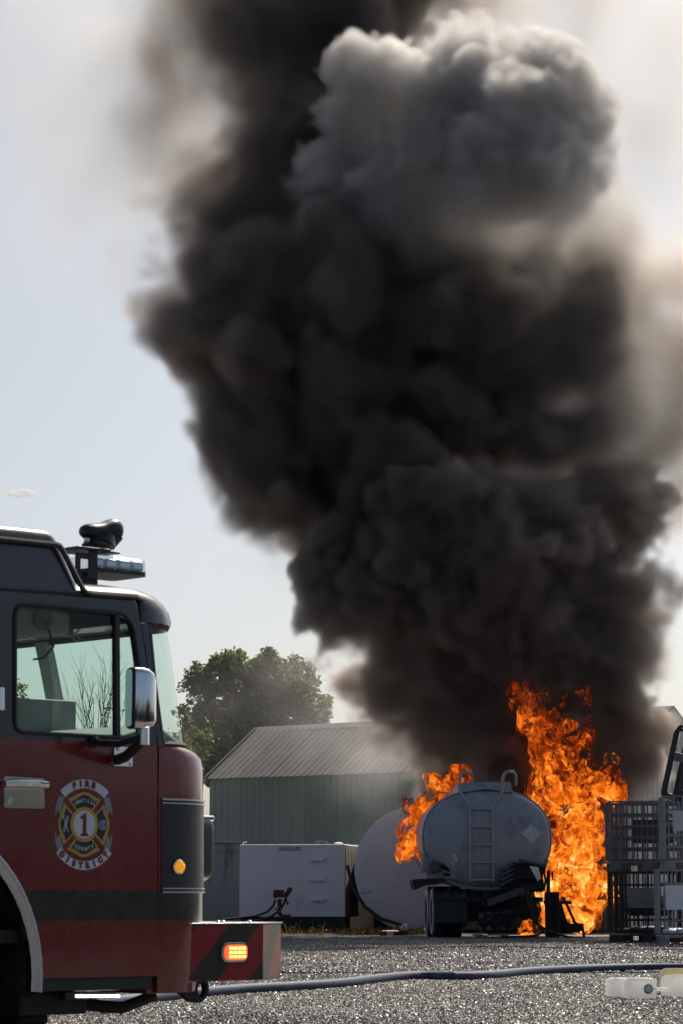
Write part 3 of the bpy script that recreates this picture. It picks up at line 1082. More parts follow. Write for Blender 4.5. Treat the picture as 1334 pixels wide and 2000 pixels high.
# headlamp housing standing proud of the nose at the near corner
ufn = uf_for(397, 1650, 0.36)
zh0, zh1 = SV(400, 1722, 0.3).z, SV(400, 1592, 0.3).z
hb = MB()
prof = rounded([(0.27, zh0), (0.27, zh1), (1.0, zh1), (1.0, zh0)], 0.07)
hb.loft([[Vector((ufn - 0.08, y, z)) for y, z in prof], [Vector((ufn + 0.085, y, z)) for y, z in prof], [Vector((ufn + 0.125, 0.635 + (y - 0.635) * 0.94, (zh0 + zh1) / 2 + (z - (zh0 + zh1) / 2) * 0.9)) for y, z in prof]])
hb.build('headlamp_housing', M['black_trim'], truck, 40)
hb2 = MB()
hb2.b2((ufn - 0.05, 0.285, zh1 - 0.03), (ufn + 0.128, 0.62, zh1 - 0.002))
hb2.build('housing_rim', M['chrome'], truck, 40, 0.01)
for v in (0.46, 0.80):
    MB().lathe([(0.13, 0.0), (0.13, 0.03), (0.10, 0.04), (0.001, 0.03)], (ufn + 0.11, v, (zh0 + zh1) / 2), (1, 0, 0), 20).build('headlamp', M['clear'], truck)
MB().b2((ufn - 0.02, 1.06, zh0), (ufn + 0.02, 1.4, zh1)).build('grille', M['alu'], truck, 0)
# small black unit above, on the nose
q = SV(402, 1530, 0.55)
hc = MB(); hc.ball((ufn + 0.025, 0.5, q.z), (0.06, 0.10, 0.055), 14, 8)
hc.build('nose_siren', M['black_trim'], truck, 60)

# --- bumper
z0b, z1b = SV(450, 1916).z, SV(450, 1805).z
u0, u1 = SV(381, 1850).x, SV(519, 1850).x
lf = 0.34
u2 = u1 + lf * math.cos(R(33)); v2 = 0.0 + lf * math.sin(R(33))
u3 = u2 + 0.06


def chevron_mat():
    m, N, L, B = new_mat('chevron_reflective_film')
    tc = N.new('ShaderNodeTexCoord')
    sp = N.new('ShaderNodeSeparateXYZ'); L.new(tc.outputs['Object'], sp.inputs[0])
    t = mathn(N, L, 'SUBTRACT', mathn(N, L, 'ADD', sp.outputs[0], mathn(N, L, 'MULTIPLY', sp.outputs[1], 0.6)), mathn(N, L, 'MULTIPLY', sp.outputs[2], 1.02))
    ph = mathn(N, L, 'FRACT', mathn(N, L, 'DIVIDE', mathn(N, L, 'ADD', t, 10.0 + 0.095), 0.40))
    s = mathn(N, L, 'LESS_THAN', ph, 0.5)
    n = noise_node(N, L, tc.outputs['Object'], 14, 6, 0.7)
    c = mixc(N, L, s, (0.022, 0.020, 0.016), (0.26, 0.008, 0.016))
    L.new(mixc(N, L, ramp(N, L, n.outputs['Fac'], [(0.5, (0, 0, 0)), (0.8, (0.2,) * 3)]).outputs[0], c, (0.2, 0.18, 0.16)), B.inputs['Base Color'])
    B.inputs['Roughness'].default_value = 0.3
    return m


M['chevron'] = chevron_mat()
out = [(u0 - 0.3, 0.02), (u1, 0.02), (u2, 0.02 + v2), (u3, 0.42), (u3, WT - 0.42), (u2, WT - 0.02 - v2), (u1, WT - 0.02), (u0 - 0.3, WT - 0.02)]
bo = MB().prism([(x, y, z0b) for x, y in out], (0, 0, z1b - z0b)).build('bumper', M['chevron'], truck, 0, 0.008)
oo = [(x + (0.006 if i not in (0, 7) else 0), y + (-0.006 if y < 1 else 0.006)) for i, (x, y) in enumerate(out)]
MB().prism([(x, y, z1b + 0.0005) for x, y in oo], (0, 0, 0.006)).build('bumper_deck', M['alu'], bo, 0, 0.002)
for px in (395, 416, 434, 470, 493, 508):
    q = SV(px, 1800)
    MB().lathe([(0.014, 0), (0.014, 0.006), (0.006, 0.012)], (q.x, 0.06 + 0.3 * rnd.random(), z1b + 0.006), (0, 0, 1), 8).build('bolt', M['chrome'], bo)
c = SV(459, 1860)
def rr_outline(cu, cz, w, h, r): return rounded([(cu - w, cz - h), (cu + w, cz - h), (cu + w, cz + h), (cu - w, cz + h)], r)
MB().plate(rr_outline(c.x, c.z, 0.083, 0.048, 0.04), [], fn(0.0), (0, 0.02, 0)).build('warning_lamp_bezel', M['chrome'], bo, 30, 0.004)
MB().plate(rr_outline(c.x + 0.006, c.z, 0.066, 0.037, 0.03), [], fn(-0.012), (0, 0.014, 0)).build('warning_lamp', M['led_red'], bo, 30, 0.006)
for j in range(3):
    for i in range(4):
        MB().box((c.x + 0.006 + (i - 1.5) * 0.028, -0.0135, c.z + (j - 1) * 0.021), (0.022, 0.004, 0.013)).build('led', M['led_hot'], bo, 0, 0.002)
# tow eye
q = SV(405, 1934)
te = [(-0.16, 0.10), (0.03, 0.10), (0.085, 0.05), (0.10, 0.0), (0.085, -0.04), (0.04, -0.068), (-0.02, -0.06), (-0.09, -0.01), (-0.14, 0.05)]
hole = [(0.05 + 0.026 * math.cos(R(30 * i)), -0.002 + 0.036 * math.sin(R(30 * i))) for i in range(12)]
MB().plate([(q.x + x, q.z + y) for x, y in rounded(te, 0.03)], [[(q.x + x, q.z + y) for x, y in hole]], fn(0.10), (0, 0.035, 0)).build('tow_eye', M['chassis'], truck, 30, 0.005)
q = SV(420, 1917)
MB().b2((u0 - 0.25, 0.12, z0b - 0.05), (u0 + 0.1, 0.5, z0b - 0.001)).build('bumper_bracket', M['chassis'], truck, 0)

# --- step, light strip, undercarriage
a, b = SV(77, 1911), SV(303, 1932)
MB().b2((a.x, 0.015, b.z), (b.x, 0.4, a.z)).build('step', M['black_trim'], truck, 0, 0.008)
MB().b2((b.x - 0.04, 0.02, 0.45), (u0, 0.3, 0.50)).build('sill', M['paint'], truck, 0)
a, b = SV(147, 1941), SV(233, 1950)
MB().b2((a.x - 0.02, 0.05, b.z - 0.003), (b.x + 0.02, 0.10, a.z + 0.004)).build('light_strip', M['black_trim'], truck, 0)
for i in range(15):
    q = SV(150 + 80 * i / 14, 1945.5, 0.05)
    MB().box((q.x, 0.047, q.z), (0.014, 0.006, 0.013)).build('led', M['led_white'], truck, 0)
MB().b2((-0.72, 0.12, 0.36), (-0.32, 0.8, 0.47)).build('tool_box', M['chassis'], truck, 0, 0.01)
MB().b2((-0.60, 0.3, 0.30), (-0.40, 0.7, 0.37)).build('air_tank', M['chassis'], truck, 0, 0.03)
for v in (0.75, 1.62):
    MB().b2((-8.0, v, 0.52), (u0 - 0.05, v + 0.08, 0.72)).build('chassis_rail', M['chassis'], truck, 0)
MB().b2((-3.3, 0.05, 0.70), (us, WT - 0.05, 0.76)).build('cab_floor', M['chassis'], truck, 0)
MB().tube([(-0.2, 0.4, 0.40), (0.1, 0.38, 0.37), (0.35, 0.45, 0.42)], 0.03, 8).build('steering_link', M['chassis'], truck)
# wheel arch: chrome lip and dark liner
lip = [(x, -0.012, z) for x, z in arch_pts(math.asin((0.47 - AC[1]) / (AR)), math.pi - 0.2, AR - 0.012, 26)]
mbl = MB()
mbl.loft([[(AC[0] + r * math.cos(a), v, AC[1] + r * math.sin(a)) for a in [(-0.09 + (math.pi + 0.1) * i / 30) for i in range(31)]] for r, v in ((AR + 0.004, -0.008), (AR + 0.002, -0.03), (AR - 0.03, -0.034), (AR - 0.055, -0.02), (AR - 0.055, 0.02))], closed=False)
mbl.build('arch_trim', M['alu'], truck, 50)
mbl = MB()
mbl.loft([[(AC[0] + (AR - 0.03) * math.cos(a), v, AC[1] + (AR - 0.03) * math.sin(a)) for a in [(-0.12 + (math.pi + 0.2) * i / 24) for i in range(25)]] for v in (0.0, 0.7)], closed=False)
mbl.build('arch_liner', M['chassis'], truck, 40)


def truck_wheel(u, v, s_):
    prof = [(0.30, -0.02), (0.36, -0.01), (0.50, 0.0), (0.535, 0.03), (0.54, 0.08), (0.54, 0.24), (0.53, 0.28), (0.48, 0.31), (0.30, 0.31)]
    w = MB().lathe(prof, (u, v, 0.54), (0, s_, 0), 40)
    o = w.build('wheel', M['tyre'], truck, 40)
    tr = MB()
    for k in range(36):
        a = 2 * math.pi * k / 36
        tr.bar((u + 0.541 * math.cos(a), v + s_ * 0.05, 0.54 + 0.541 * math.sin(a)), (u + 0.541 * math.cos(a + 0.05), v + s_ * 0.27, 0.54 + 0.541 * math.sin(a + 0.05)), 0.06, 0.012, (math.cos(a), 0, math.sin(a)))
    tr.build('tread', M['tyre'], o, 0)
    MB().lathe([(0.31, -0.005), (0.29, 0.0), (0.27, 0.06), (0.14, 0.09), (0.13, -0.02), (0.05, -0.04), (0.001, -0.04)], (u, v, 0.54), (0, s_, 0), 32, caps=False).build('rim', M['alu'], o, 40)


for u in (-1.45, -6.2):
    truck_wheel(u, 0.06, 1)
    truck_wheel(u, WT - 0.06, -1)

# --- far side, back wall, cab interior
far_o = [(us, bz), (us, SV(300, 1461).z), (SV(275, 1216).x, SV(275, 1212).z), (-3.4, 2.40), (-3.4, 0.5), (AC[0] - AR, 0.5)] + arch_pts(math.pi, zb_arch)
fw = rounded([(-0.99, 1.70), (-0.99, 2.26), (-0.24, 2.24), (-0.12, 1.98), (-0.08, 1.70)], 0.07)
MB().plate(far_o, [fw, rounded([(-1.30, 1.72), (-1.30, 2.28), (-2.3, 2.28), (-2.3, 1.72)], 0.07)], fn(WT - 0.04), (0, 0.04, 0)).build('cab_side', M['paint'], truck, 20)
MB().plate(fw, [], fn(WT - 0.02), (0, 0.005, 0)).build('far_window', M['glass'], truck, 0)
MB().plate(rounded([(-1.30, 1.72), (-1.30, 2.28), (-2.3, 2.28), (-2.3, 1.72)], 0.07), [], fn(WT - 0.02), (0, 0.005, 0)).build('far_window', M['glass'], truck, 0)
MB().plate(rounded([(-1.30, 1.72), (-1.30, 2.28), (-2.3, 2.28), (-2.3, 1.72)], 0.07), [], fn(0.012), (0, 0.005, 0)).build('crew_window', M['glass'], truck, 0)
MB().b2((-3.42, 0.0, 0.5), (-3.38, WT, 2.6)).build('back_wall', M['paint'], truck, 0)
MB().b2((-8.2, 0.0, 0.62), (-3.5, WT, 2.75)).build('equipment_body', M['paint'], truck, 0, 0.03)
# seat, dash, wheel
st_ = MB()
st_.box((-1.0, 0.62, 1.38), (0.62, 0.62, 0.18)); st_.box((-1.22, 0.62, 1.72), (0.16, 0.60, 0.66), Matrix.Rotation(R(-8), 3, 'Y'))
st_.box((-1.30, 0.62, 2.12), (0.12, 0.34, 0.16), Matrix.Rotation(R(-8), 3, 'Y'))
st_.build('seat', M['seat'], truck, 30, 0.04)
st_ = MB()
st_.box((-0.95, 1.75, 1.38), (0.62, 0.62, 0.18)); st_.box((-1.12, 1.75, 1.66), (0.16, 0.60, 0.52), Matrix.Rotation(R(-8), 3, 'Y'))
st_.build('seat', M['seat'], truck, 30, 0.04)
db_ = MB()
db_.prism([(-0.20, 0.12, 1.28), (0.30, 0.12, 1.28), (0.30, 0.12, 1.66), (0.10, 0.12, 1.765), (-0.14, 0.12, 1.70)], (0, WT - 0.24, 0))
db_.build('dashboard', M['dash'], truck, 0, 0.03)
cn = MB(); cn.box((-0.55, 1.2, 1.50), (0.6, 0.4, 0.5)); cn.build('console', M['dash'], truck, 0, 0.04)
q = SV(75, 1400, 1.05)
MB().box((q.x, 1.05, q.z - 0.05), (0.42, 0.10, 0.28)).build('computer', M['dash'], truck, 0, 0.01)
sw = MB(); sw.tube([(-0.30 + 0.09 * math.cos(a) * 0.5, 1.80 + 0.22 * math.sin(a), 1.72 + 0.2 * math.cos(a)) for a in [2 * math.pi * i / 24 for i in range(24)]], 0.016, 8, closed=True)
sw.tube([(-0.30, 1.80, 1.72), (-0.05, 1.80, 1.5)], 0.03, 8); sw.build('steering_wheel', M['rubber'], truck)
q = SV(45, 1226, 0.5)
oc = MB(); oc.box((q.x - 0.02, 0.6, q.z + 0.03), (0.42, 0.5, 0.13)); oc.build('overhead_console', M['interior'], truck, 0, 0.04)
MB().lathe([(0.055, 0), (0.055, 0.012), (0.045, 0.014), (0.02, 0.004)], (q.x, 0.345, q.z + 0.03), (0, -1, 0), 20).build('speaker', M['dash'], truck)
MB().tube([(q.x + 0.02, 0.34, q.z + 0.02), (q.x + 0.06, 0.33, q.z - 0.10), (q.x + 0.0, 0.33, q.z - 0.16), (q.x - 0.06, 0.33, q.z - 0.17)], 0.006, 6).build('microphone_cord', M['rubber'], truck)
q = SV(120, 1222, 0.7)
vs_ = MB(); vs_.box((q.x, 0.7, q.z), (0.14, 0.05, 0.06), Matrix.Rotation(R(25), 3, 'Y'))
vs_.tube([SV(128, 1228, 0.7), SV(148, 1252, 0.7), SV(158, 1250, 0.7), SV(140, 1230, 0.7)], 0.005, 6); vs_.build('visor_bracket', M['dash'], truck, 0)

# --- mirror
bp_ = [SV(219, 1457).xz[:], SV(255, 1461).xz[:], SV(254, 1498).xz[:], SV(216, 1496).xz[:]]
MB().plate(rounded([(p[0], p[1]) for p in bp_], 0.012), [], fn(-0.02), (0, 0.012, 0)).build('mirror_bracket', M['chrome'], truck, 30, 0.003)
for px, py in ((225, 1463), (249, 1467), (224, 1491), (249, 1493)):
    q = SV(px, py)
    MB().lathe([(0.008, 0), (0.008, 0.006), (0.002, 0.008)], (q.x, -0.02, q.z), (0, -1, 0), 8).build('bolt', M['alu'], truck)
ar = MB()
ar.tube([SV(228, 1484, -0.03), SV(245, 1478, -0.10), SV(280, 1446, -0.32)], 0.026, 10)
ar.tube([SV(182, 1449, -0.02), SV(200, 1452, -0.10), SV(232, 1453, -0.22), SV(272, 1440, -0.32)], 0.017, 8)
ar.ball(SV(184, 1449, -0.02), 0.03, 10, 6)
ar.build('mirror_arm', M['black_trim'], truck, 60)
ms = MB()
ms.tube([SV(281, 1455, -0.33), SV(281, 1420, -0.33)], 0.026, 12)
ms.build('mirror_post', M['chrome'], truck, 40)
mc = SV(276, 1364, -0.34)
hz_ = (SV(276, 1304, -0.34).z - SV(276, 1424, -0.34).z) / 2
mr, mn = MB(), MB()
# mirror glass faces back along the truck; shell bulges forward
def mrect(w, h, r=0.035): return rounded([(-w, -h), (w, -h), (w, h), (-w, h)], r)
ry = R(16)
def mp(a, b, d):        # a across, b up, d forward
    return Vector((mc.x + d * math.cos(ry) + a * math.sin(ry), mc.y + a * math.cos(ry) - d * math.sin(ry), mc.z + b))
ms = MB()
ms.loft([[mp(a, b, -0.055) for a, b in mrect(0.045, hz_, 0.03)], [mp(a, b, -0.01) for a, b in mrect(0.047, hz_, 0.03)], [mp(a, b, 0.025) for a, b in mrect(0.043, hz_ * 0.97, 0.03)],
         [mp(a, b - 0.005, 0.055) for a, b in mrect(0.033, hz_ * 0.88, 0.03)], [mp(a, b - 0.01, 0.068) for a, b in mrect(0.018, hz_ * 0.72, 0.02)]])
mo = ms.build('mirror', M['chrome'], truck, 50)
mn = MB(); mn.loft([[mp(a, b, -0.062) for a, b in mrect(0.044, hz_ * 0.97, 0.03)], [mp(a, b, -0.050) for a, b in mrect(0.050, hz_ * 1.01, 0.03)]])
mn.build('mirror_rim', M['rubber'], mo, 30)
mn = MB(); mn.loft([[mp(a, b, -0.066) for a, b in mrect(0.039, hz_ * 0.93, 0.025)], [mp(a, b, -0.063) for a, b in mrect(0.039, hz_ * 0.93, 0.025)]])
mn.build('mirror_glass', M['chrome'], mo, 30)

# --- roof light bar, bracket and spotlight
v_lb = 0.42
a, b = SV(160, 1122, v_lb), SV(270, 1094, v_lb)
lbz0, lbz1 = SV(215, 1124, v_lb).z, SV(215, 1091, v_lb).z
lo = rounded([(a.x, v_lb - 0.10), (b.x - 0.03, v_lb - 0.10), (b.x, v_lb - 0.06), (b.x, v_lb + 0.2), (a.x, v_lb + 0.2)], 0.03)
lb = MB().loft([[(x, y, lbz0) for x, y in lo], [(x, y, lbz0 + 0.02) for x, y in lo]]).build('light_bar', M['black_trim'], truck, 30)
MB().loft([[(x, y, lbz0 + 0.021) for x, y in lo], [(a.x + (x - a.x) * 0.99, y, lbz1 - 0.012) for x, y in lo], [(a.x + (x - a.x) * 0.97, v_lb + 0.05 + (y - v_lb - 0.05) * 0.9, lbz1) for x, y in lo]]).build('light_bar_lens', M['clear'], lb, 30)
for i in range(4):
    x = a.x + 0.05 + i * 0.085
    MB().box((x, v_lb - 0.05, (lbz0 + lbz1) / 2 + 0.008), (0.07, 0.03, 0.045)).build('light_module', M['alu'], lb, 0, 0.004)
    MB().box((x, v_lb - 0.067, (lbz0 + lbz1) / 2 + 0.008), (0.06, 0.004, 0.022)).build('light_reflector', M['chrome'], lb, 0)
MB().b2((a.x, v_lb, lbz0 - 0.06), (a.x + 0.1, v_lb + 0.1, lbz0)).build('light_bar_foot', M['black_trim'], lb, 0)
br = MB()
v_b = 0.30
q0, q1 = SV(183, 1075, v_b), SV(183, 1132, v_b)
br.b2((q0.x - 0.028, v_b, q1.z), (q0.x + 0.028, v_b + 0.012, q0.z))
q2, q3 = SV(149, 1078, v_b), SV(157, 1112, v_b)
br.b2((q2.x, v_b, q3.z), (q2.x + 0.03, v_b + 0.012, q2.z))
br.b2((q2.x, v_b + 0.001, q2.z - 0.03), (q0.x, v_b + 0.011, q2.z))
br.b2((q2.x - 0.01, v_b - 0.02, q0.z - 0.002), (SV(212, 1076, v_b).x, v_b + 0.2, q0.z + 0.012))
br.b2((SV(205, 1076, v_b).x, v_b - 0.01, q0.z - 0.006), (SV(233, 1076, v_b).x, v_b + 0.1, q0.z + 0.004))
br.build('spotlight_bracket', M['black_trim'], truck, 0, 0.004)
sx_ = SV(196, 1055, v_b + 0.08)
sl = MB()
sl.lathe([(0.075, 0), (0.08, 0.02), (0.07, 0.03), (0.065, 0.05)], (SV(190, 1070, v_b + .08).x, v_b + 0.08, SV(190, 1072, v_b + .08).z), (0, 0, 1), 24)
so = sl.build('spotlight', M['black_trim'], truck, 40)
hd = MB()
def lobe(px, py, w, h, d): return (SV(px, py, v_b + .08), w, h, d)
sec = []
for px, py, hh_, dd in ((159, 1037, 0.006, 0.01), (161, 1037, 0.026, 0.05), (168, 1038, 0.038, 0.075), (180, 1039, 0.042, 0.085), (195, 1038, 0.044, 0.08), (205, 1036, 0.050, 0.075), (214, 1035, 0.056, 0.08), (224, 1034, 0.055, 0.08), (231, 1036, 0.045, 0.07), (234, 1040, 0.028, 0.05), (235, 1041, 0.006, 0.01)):
    c_ = SV(px, py, v_b + 0.08)
    sec.append([Vector((c_.x, c_.y + 0.6 * dd * math.cos(2 * math.pi * k / 16), c_.z + hh_ * math.sin(2 * math.pi * k / 16))) for k in range(16)])
hd.loft(sec)
hd.build('spotlight_head', M['black_trim'], so, 50)
nk = MB()
nk.tube([SV(195, 1062, v_b + .08), SV(200, 1045, v_b + .08)], [0.08, 0.07], 16)
nk.tube([SV(212, 1060, v_b + .08), SV(218, 1045, v_b + .08)], [0.045, 0.06], 14)
nk.build('spotlight_neck', M['black_trim'], so, 40)
q = SV(170, 1054, v_b - 0.01)
MB().box((q.x, q.y, q.z), (0.03, 0.004, 0.018)).build('spotlight_sticker', M['f_white'], so, 0)
# ---------------------------------------------------------------- storage tanks in front of the shed
M['white_tank'] = pm('chalky_white_paint', (0.77, 0.77, 0.80), 0.55, 0, 0.05, 2.0, 0.05, 30, dirt=(0.40, 0.38, 0.36), dscale=2.5, damt=0.35, dstretch=(1, 1, 0.35))
M['rusty_white'] = pm('rust_streaked_white_paint', (0.36, 0.36, 0.35), 0.7, 0, 0.12, 2.5, 0.15, 30, dirt=(0.09, 0.055, 0.03), dscale=3.2, damt=0.9, dstretch=(1.6, 1.6, 0.22))
M['rusty_side'] = pm('rusted_tank_side', (0.24, 0.20, 0.16), 0.75, 0, 0.2, 3, 0.2, 30, dirt=(0.07, 0.04, 0.02), dscale=3.5, damt=1.0, dstretch=(1.5, 1.5, 0.2))
M['big_white'] = pm('weathered_white_tank', (0.72, 0.72, 0.74), 0.6, 0, 0.06, 1.2, 0.05, 20, dirt=(0.13, 0.10, 0.06), dscale=1.6, damt=0.35)
M['grey_steel'] = pm('dull_grey_steel', (0.22, 0.22, 0.22), 0.5, 0.3, 0.15, 6)
M['rust_red'] = pm('rusted_red_paint', (0.10, 0.032, 0.022), 0.7, 0, 0.3, 10, 0.2, 60, dirt=(0.05, 0.03, 0.02), dscale=9, damt=0.8)
M['hose_black'] = pm('black_hose', (0.016, 0.016, 0.017), 0.5, 0, 0.2, 10, dirt=(0.10, 0.095, 0.09), dscale=8, damt=0.5)

Y_U = 62.0
bl = GP(467, Y_U)
bw, bh, bd = 2.30, 1.54, 1.7
z_b = P(467, 1791, Y_U).z
ut = empty('unleaded_fuel_tank', (bl.x, bl.y, gz(Y_U)), R(-10), 'white rectangular steel fuel tank marked UNLEADED, in front of the shed', 'tank')
zb_ = z_b - gz(Y_U)
MB().b2((0, 0.004, zb_), (bw, bd, zb_ + bh)).build('tank_shell', M['white_tank'], ut, 0, 0.02)
MB().b2((bw + 0.001, 0.03, zb_ + 0.02), (bw + 0.012, bd - 0.03, zb_ + bh - 0.02)).build('side_plate', M['rusty_side'], ut, 0)
for x in (0.25, bw - 0.25):
    MB().b2((x - 0.08, 0.12, 0.0), (x + 0.08, bd - 0.1, zb_)).build('skid', M['chassis'], ut, 0)
MB().b2((0.02, 0.06, 0.0), (bw - 0.02, 0.14, zb_ - 0.002)).build('gap_shade_board', M['chassis'], ut, 0)  # dark board added in the gap, stands in for shade under the tank
fnu = lambda x, z: Vector((x, 0.0, z))
mb = MB()
vs, fs = text_mesh('UNLEADED', 0.118, lambda x, y: Vector((1.10 + x * 0.86, -0.001, zb_ + bh - 0.10 + y)), bold=0.0015)
mb.add(vs, fs)
mb.build('lettering', M['black_trim'], ut, 0)
for z in (1.20, 0.78, 0.36):
    h = MB()
    h.b2((1.56, -0.10, zb_ + z - 0.015), (1.86, 0.004, zb_ + z + 0.012)); h.b2((1.79, -0.11, zb_ + z - 0.025), (1.86, 0.003, zb_ + z + 0.028))
    h.build('ladder_step', M['white_tank'], ut, 0, 0.004)
h = MB(); h.tube([(1.60, 0.3, zb_ + bh), (1.60, 0.3, zb_ + bh + 0.07), (1.85, 0.3, zb_ + bh + 0.07), (1.85, 0.3, zb_ + bh)], 0.012, 6); h.build('lifting_handle', M['grey_steel'], ut)
h = MB(); h.tube([(0.02, 0.2, zb_ + bh), (0.05, 0.2, zb_ + bh + 0.06), (0.12, 0.2, zb_ + bh + 0.06)], 0.012, 6); h.build('vent_pipe', M['white_tank'], ut)
h = MB(); h.lathe([(0.10, 0), (0.10, 0.03), (0.04, 0.05)], (2.1, 0.35, zb_ + bh), (0, 0, 1), 16); h.build('hatch', M['white_tank'], ut)

Y_R = 63.6
ax = GP(330, Y_R)
zt_r = P(440, 1645, Y_R).z - gz(Y_R)
rt = empty('rusty_fuel_tank', (ax.x, Y_R, gz(Y_R)), R(4), 'older dull white tank streaked with rust, left of the UNLEADED tank', 'tank')
wr = (470 - 330) * Y_R / F_PX
MB().b2((0, 0, 0.22), (wr, 1.6, zt_r - 0.03)).build('tank_shell', M['rusty_white'], rt, 0, 0.02)
MB().b2((-0.02, -0.04, zt_r - 0.03), (wr + 0.01, 1.64, zt_r + 0.02)).build('top_plate', M['grey_steel'], rt, 0, 0.004)
MB().b2((0.6, -0.03, zt_r - 0.20), (wr, -0.001, zt_r - 0.18)).build('seam_strip', M['rusty_white'], rt, 0)
for x in (0.3, wr - 0.3):
    MB().b2((x - 0.08, 0.1, 0), (x + 0.08, 1.5, 0.22)).build('skid', M['chassis'], rt, 0)

Y_C = 61.4
cc = P(815, 1698, Y_C)
rad = 122 * Y_C / F_PX
ct_ = empty('cylinder_tank', (cc.x, cc.y, gz(Y_C)), R(-1.2), 'big white round-ended horizontal storage tank behind the tanker', 'tank')
zc = cc.z - gz(Y_C)
prof = [(0.001, -0.14), (rad * 0.3, -0.132), (rad * 0.6, -0.10), (rad * 0.85, -0.05), (rad * 0.97, -0.012), (rad, 0.02), (rad, 4.2), (rad * 0.85, 4.3), (0.001, 4.36)]
MB().lathe(prof, (0, 0, zc), (0, 1, 0), 64).build('tank_shell', M['big_white'], ct_, 40)
sm = MB(); sm.bar((-rad * 0.90, -0.035, zc - 0.50), (rad * 0.2, -0.136, zc - 0.22), 0.02, 0.012); sm.build('seam_strip', M['rusty_white'], ct_, 0)
for y in (0.7, 3.4):
    MB().b2((-rad * 0.7, y, 0), (rad * 0.7, y + 0.25, zc - rad * 0.72)).build('saddle', M['chassis'], ct_, 0)
mb = MB(); mb.tube([(-0.2, 0.6, zc + rad), (-0.2, 0.6, zc + rad + 0.18)], 0.09, 12); mb.b2((-0.33, 0.5, zc + rad + 0.10), (-0.07, 0.7, zc + rad + 0.2)); mb.build('fill_pipe', M['chassis'], ct_, 0)

Y_B = 64.2
a_, b_ = GP(655, Y_B), GP(740, Y_B)
bn = empty('steel_bin', a_, 0, 'rust brown steel bin wedged between the UNLEADED tank and the big round tank', 'bin')
zb2 = P(680, 1652, Y_B).z - a_.z
MB().b2((0, 0, 0.05), (b_.x - a_.x, 1.0, zb2)).build('bin_shell', M['rusty_side'], bn, 0, 0.01)
MB().b2((-0.03, -0.03, zb2 + 0.001), (b_.x - a_.x + 0.03, 1.03, zb2 + 0.04)).build('bin_rim', M['rusty_side'], bn, 0, 0.006)

# red hand pump with two hoses
Y_P = 60.6
pb = GP(548, Y_P)
pu = empty('fuel_pump', pb, 0, 'rusty red fuel pump with black hoses standing before the UNLEADED tank', 'pump')
def Q(px, py, dy=0.0):
    return P(px, py, Y_P + dy) - pb
mb = MB(); mb.box(Q(545, 1745), (0.22, 0.2, 0.17)); mb.box(Q(537, 1748), (0.07, 0.24, 0.15)); mb.build('pump_body', M['rust_red'], pu, 0, 0.015)
mb = MB(); mb.tube([Q(546, 1756), Q(546, 1785)], [0.05, 0.04], 10); mb.tube([Q(546, 1782), Q(553, 1791), Q(568, 1790)], 0.055, 8); mb.tube([Q(536, 1776), Q(546, 1776)], 0.015, 6); mb.build('pump_post', M['rust_red'], pu, 40)
mb = MB(); mb.bar(Q(556, 1752), Q(568, 1735), 0.07, 0.10); mb.box(Q(566, 1736), (0.10, 0.10, 0.07)); mb.build('nozzle', M['rust_red'], pu, 0, 0.01)
mb = MB(); mb.tube([Q(538, 1758), Q(533, 1770), Q(522, 1781), Q(500, 1789), Q(470, 1793), Q(440, 1796)], 0.026, 7); mb.build('hose', M['hose_black'], pu)
mb = MB(); mb.tube([Q(560, 1748), Q(555, 1764), Q(545, 1779), Q(530, 1790), Q(510, 1797), Q(480, 1801)], 0.026, 7); mb.build('hose', M['hose_black'], pu)
mb = MB(); mb.tube([Q(558, 1755), Q(561, 1762), Q(562, 1767)], [0.02, 0.02, 0.035], 6); mb.build('lever', M['hose_black'], pu)
h = MB()
h.tube([P(678, 1690, 60.9), P(690, 1735, 60.9), P(712, 1770, 60.9), P(745, 1795, 60.8), P(790, 1808, 60.6)], 0.035, 8)
tag(h.build('black_hose', M['hose_black']), 'black hose curving down along the edge of the big round tank', 'hose')

# dry weeds along the tanks
mb = MB()
wg = random.Random(9)
for i in range(1500):
    px = wg.choice((wg.uniform(400, 700), wg.uniform(660, 850), wg.uniform(690, 840)))
    Y = wg.uniform(59.2, 61.2)
    b = GP(px, Y)
    h_ = wg.uniform(0.04, 0.18) * (1.9 if wg.random() < 0.06 else 1)
    if 560 < px < 640 and wg.random() < 0.3: h_ *= 2.0
    lean = Vector((wg.uniform(-.5, .5), wg.uniform(-.4, .4), 1)).normalized() * h_
    w = Vector((wg.uniform(-1, 1), wg.uniform(-1, 1), 0)).normalized() * wg.uniform(0.006, 0.016)
    mb.add([b - w, b + w, b + lean * 0.6 + w * 0.7 + Vector((0, 0, 0.01)), b + lean], [(0, 1, 2), (0, 2, 3)])
    for _ in range(2):
        p = b + lean * wg.uniform(0.4, 1.0)
        v = Vector((wg.uniform(-1, 1), wg.uniform(-1, 1), wg.uniform(-.3, 1))).normalized() * wg.uniform(0.02, 0.05)
        u = v.cross(Vector((0.3, 0.2, 1))).normalized() * 0.014
        mb.add([p, p + v * 0.5 + u, p + v, p + v * 0.5 - u], [(0, 1, 2, 3)])
tag(mb.build('dry_weeds', M['weed'], None, 0), 'dry brown weeds along the foot of the storage tanks', kind='stuff')
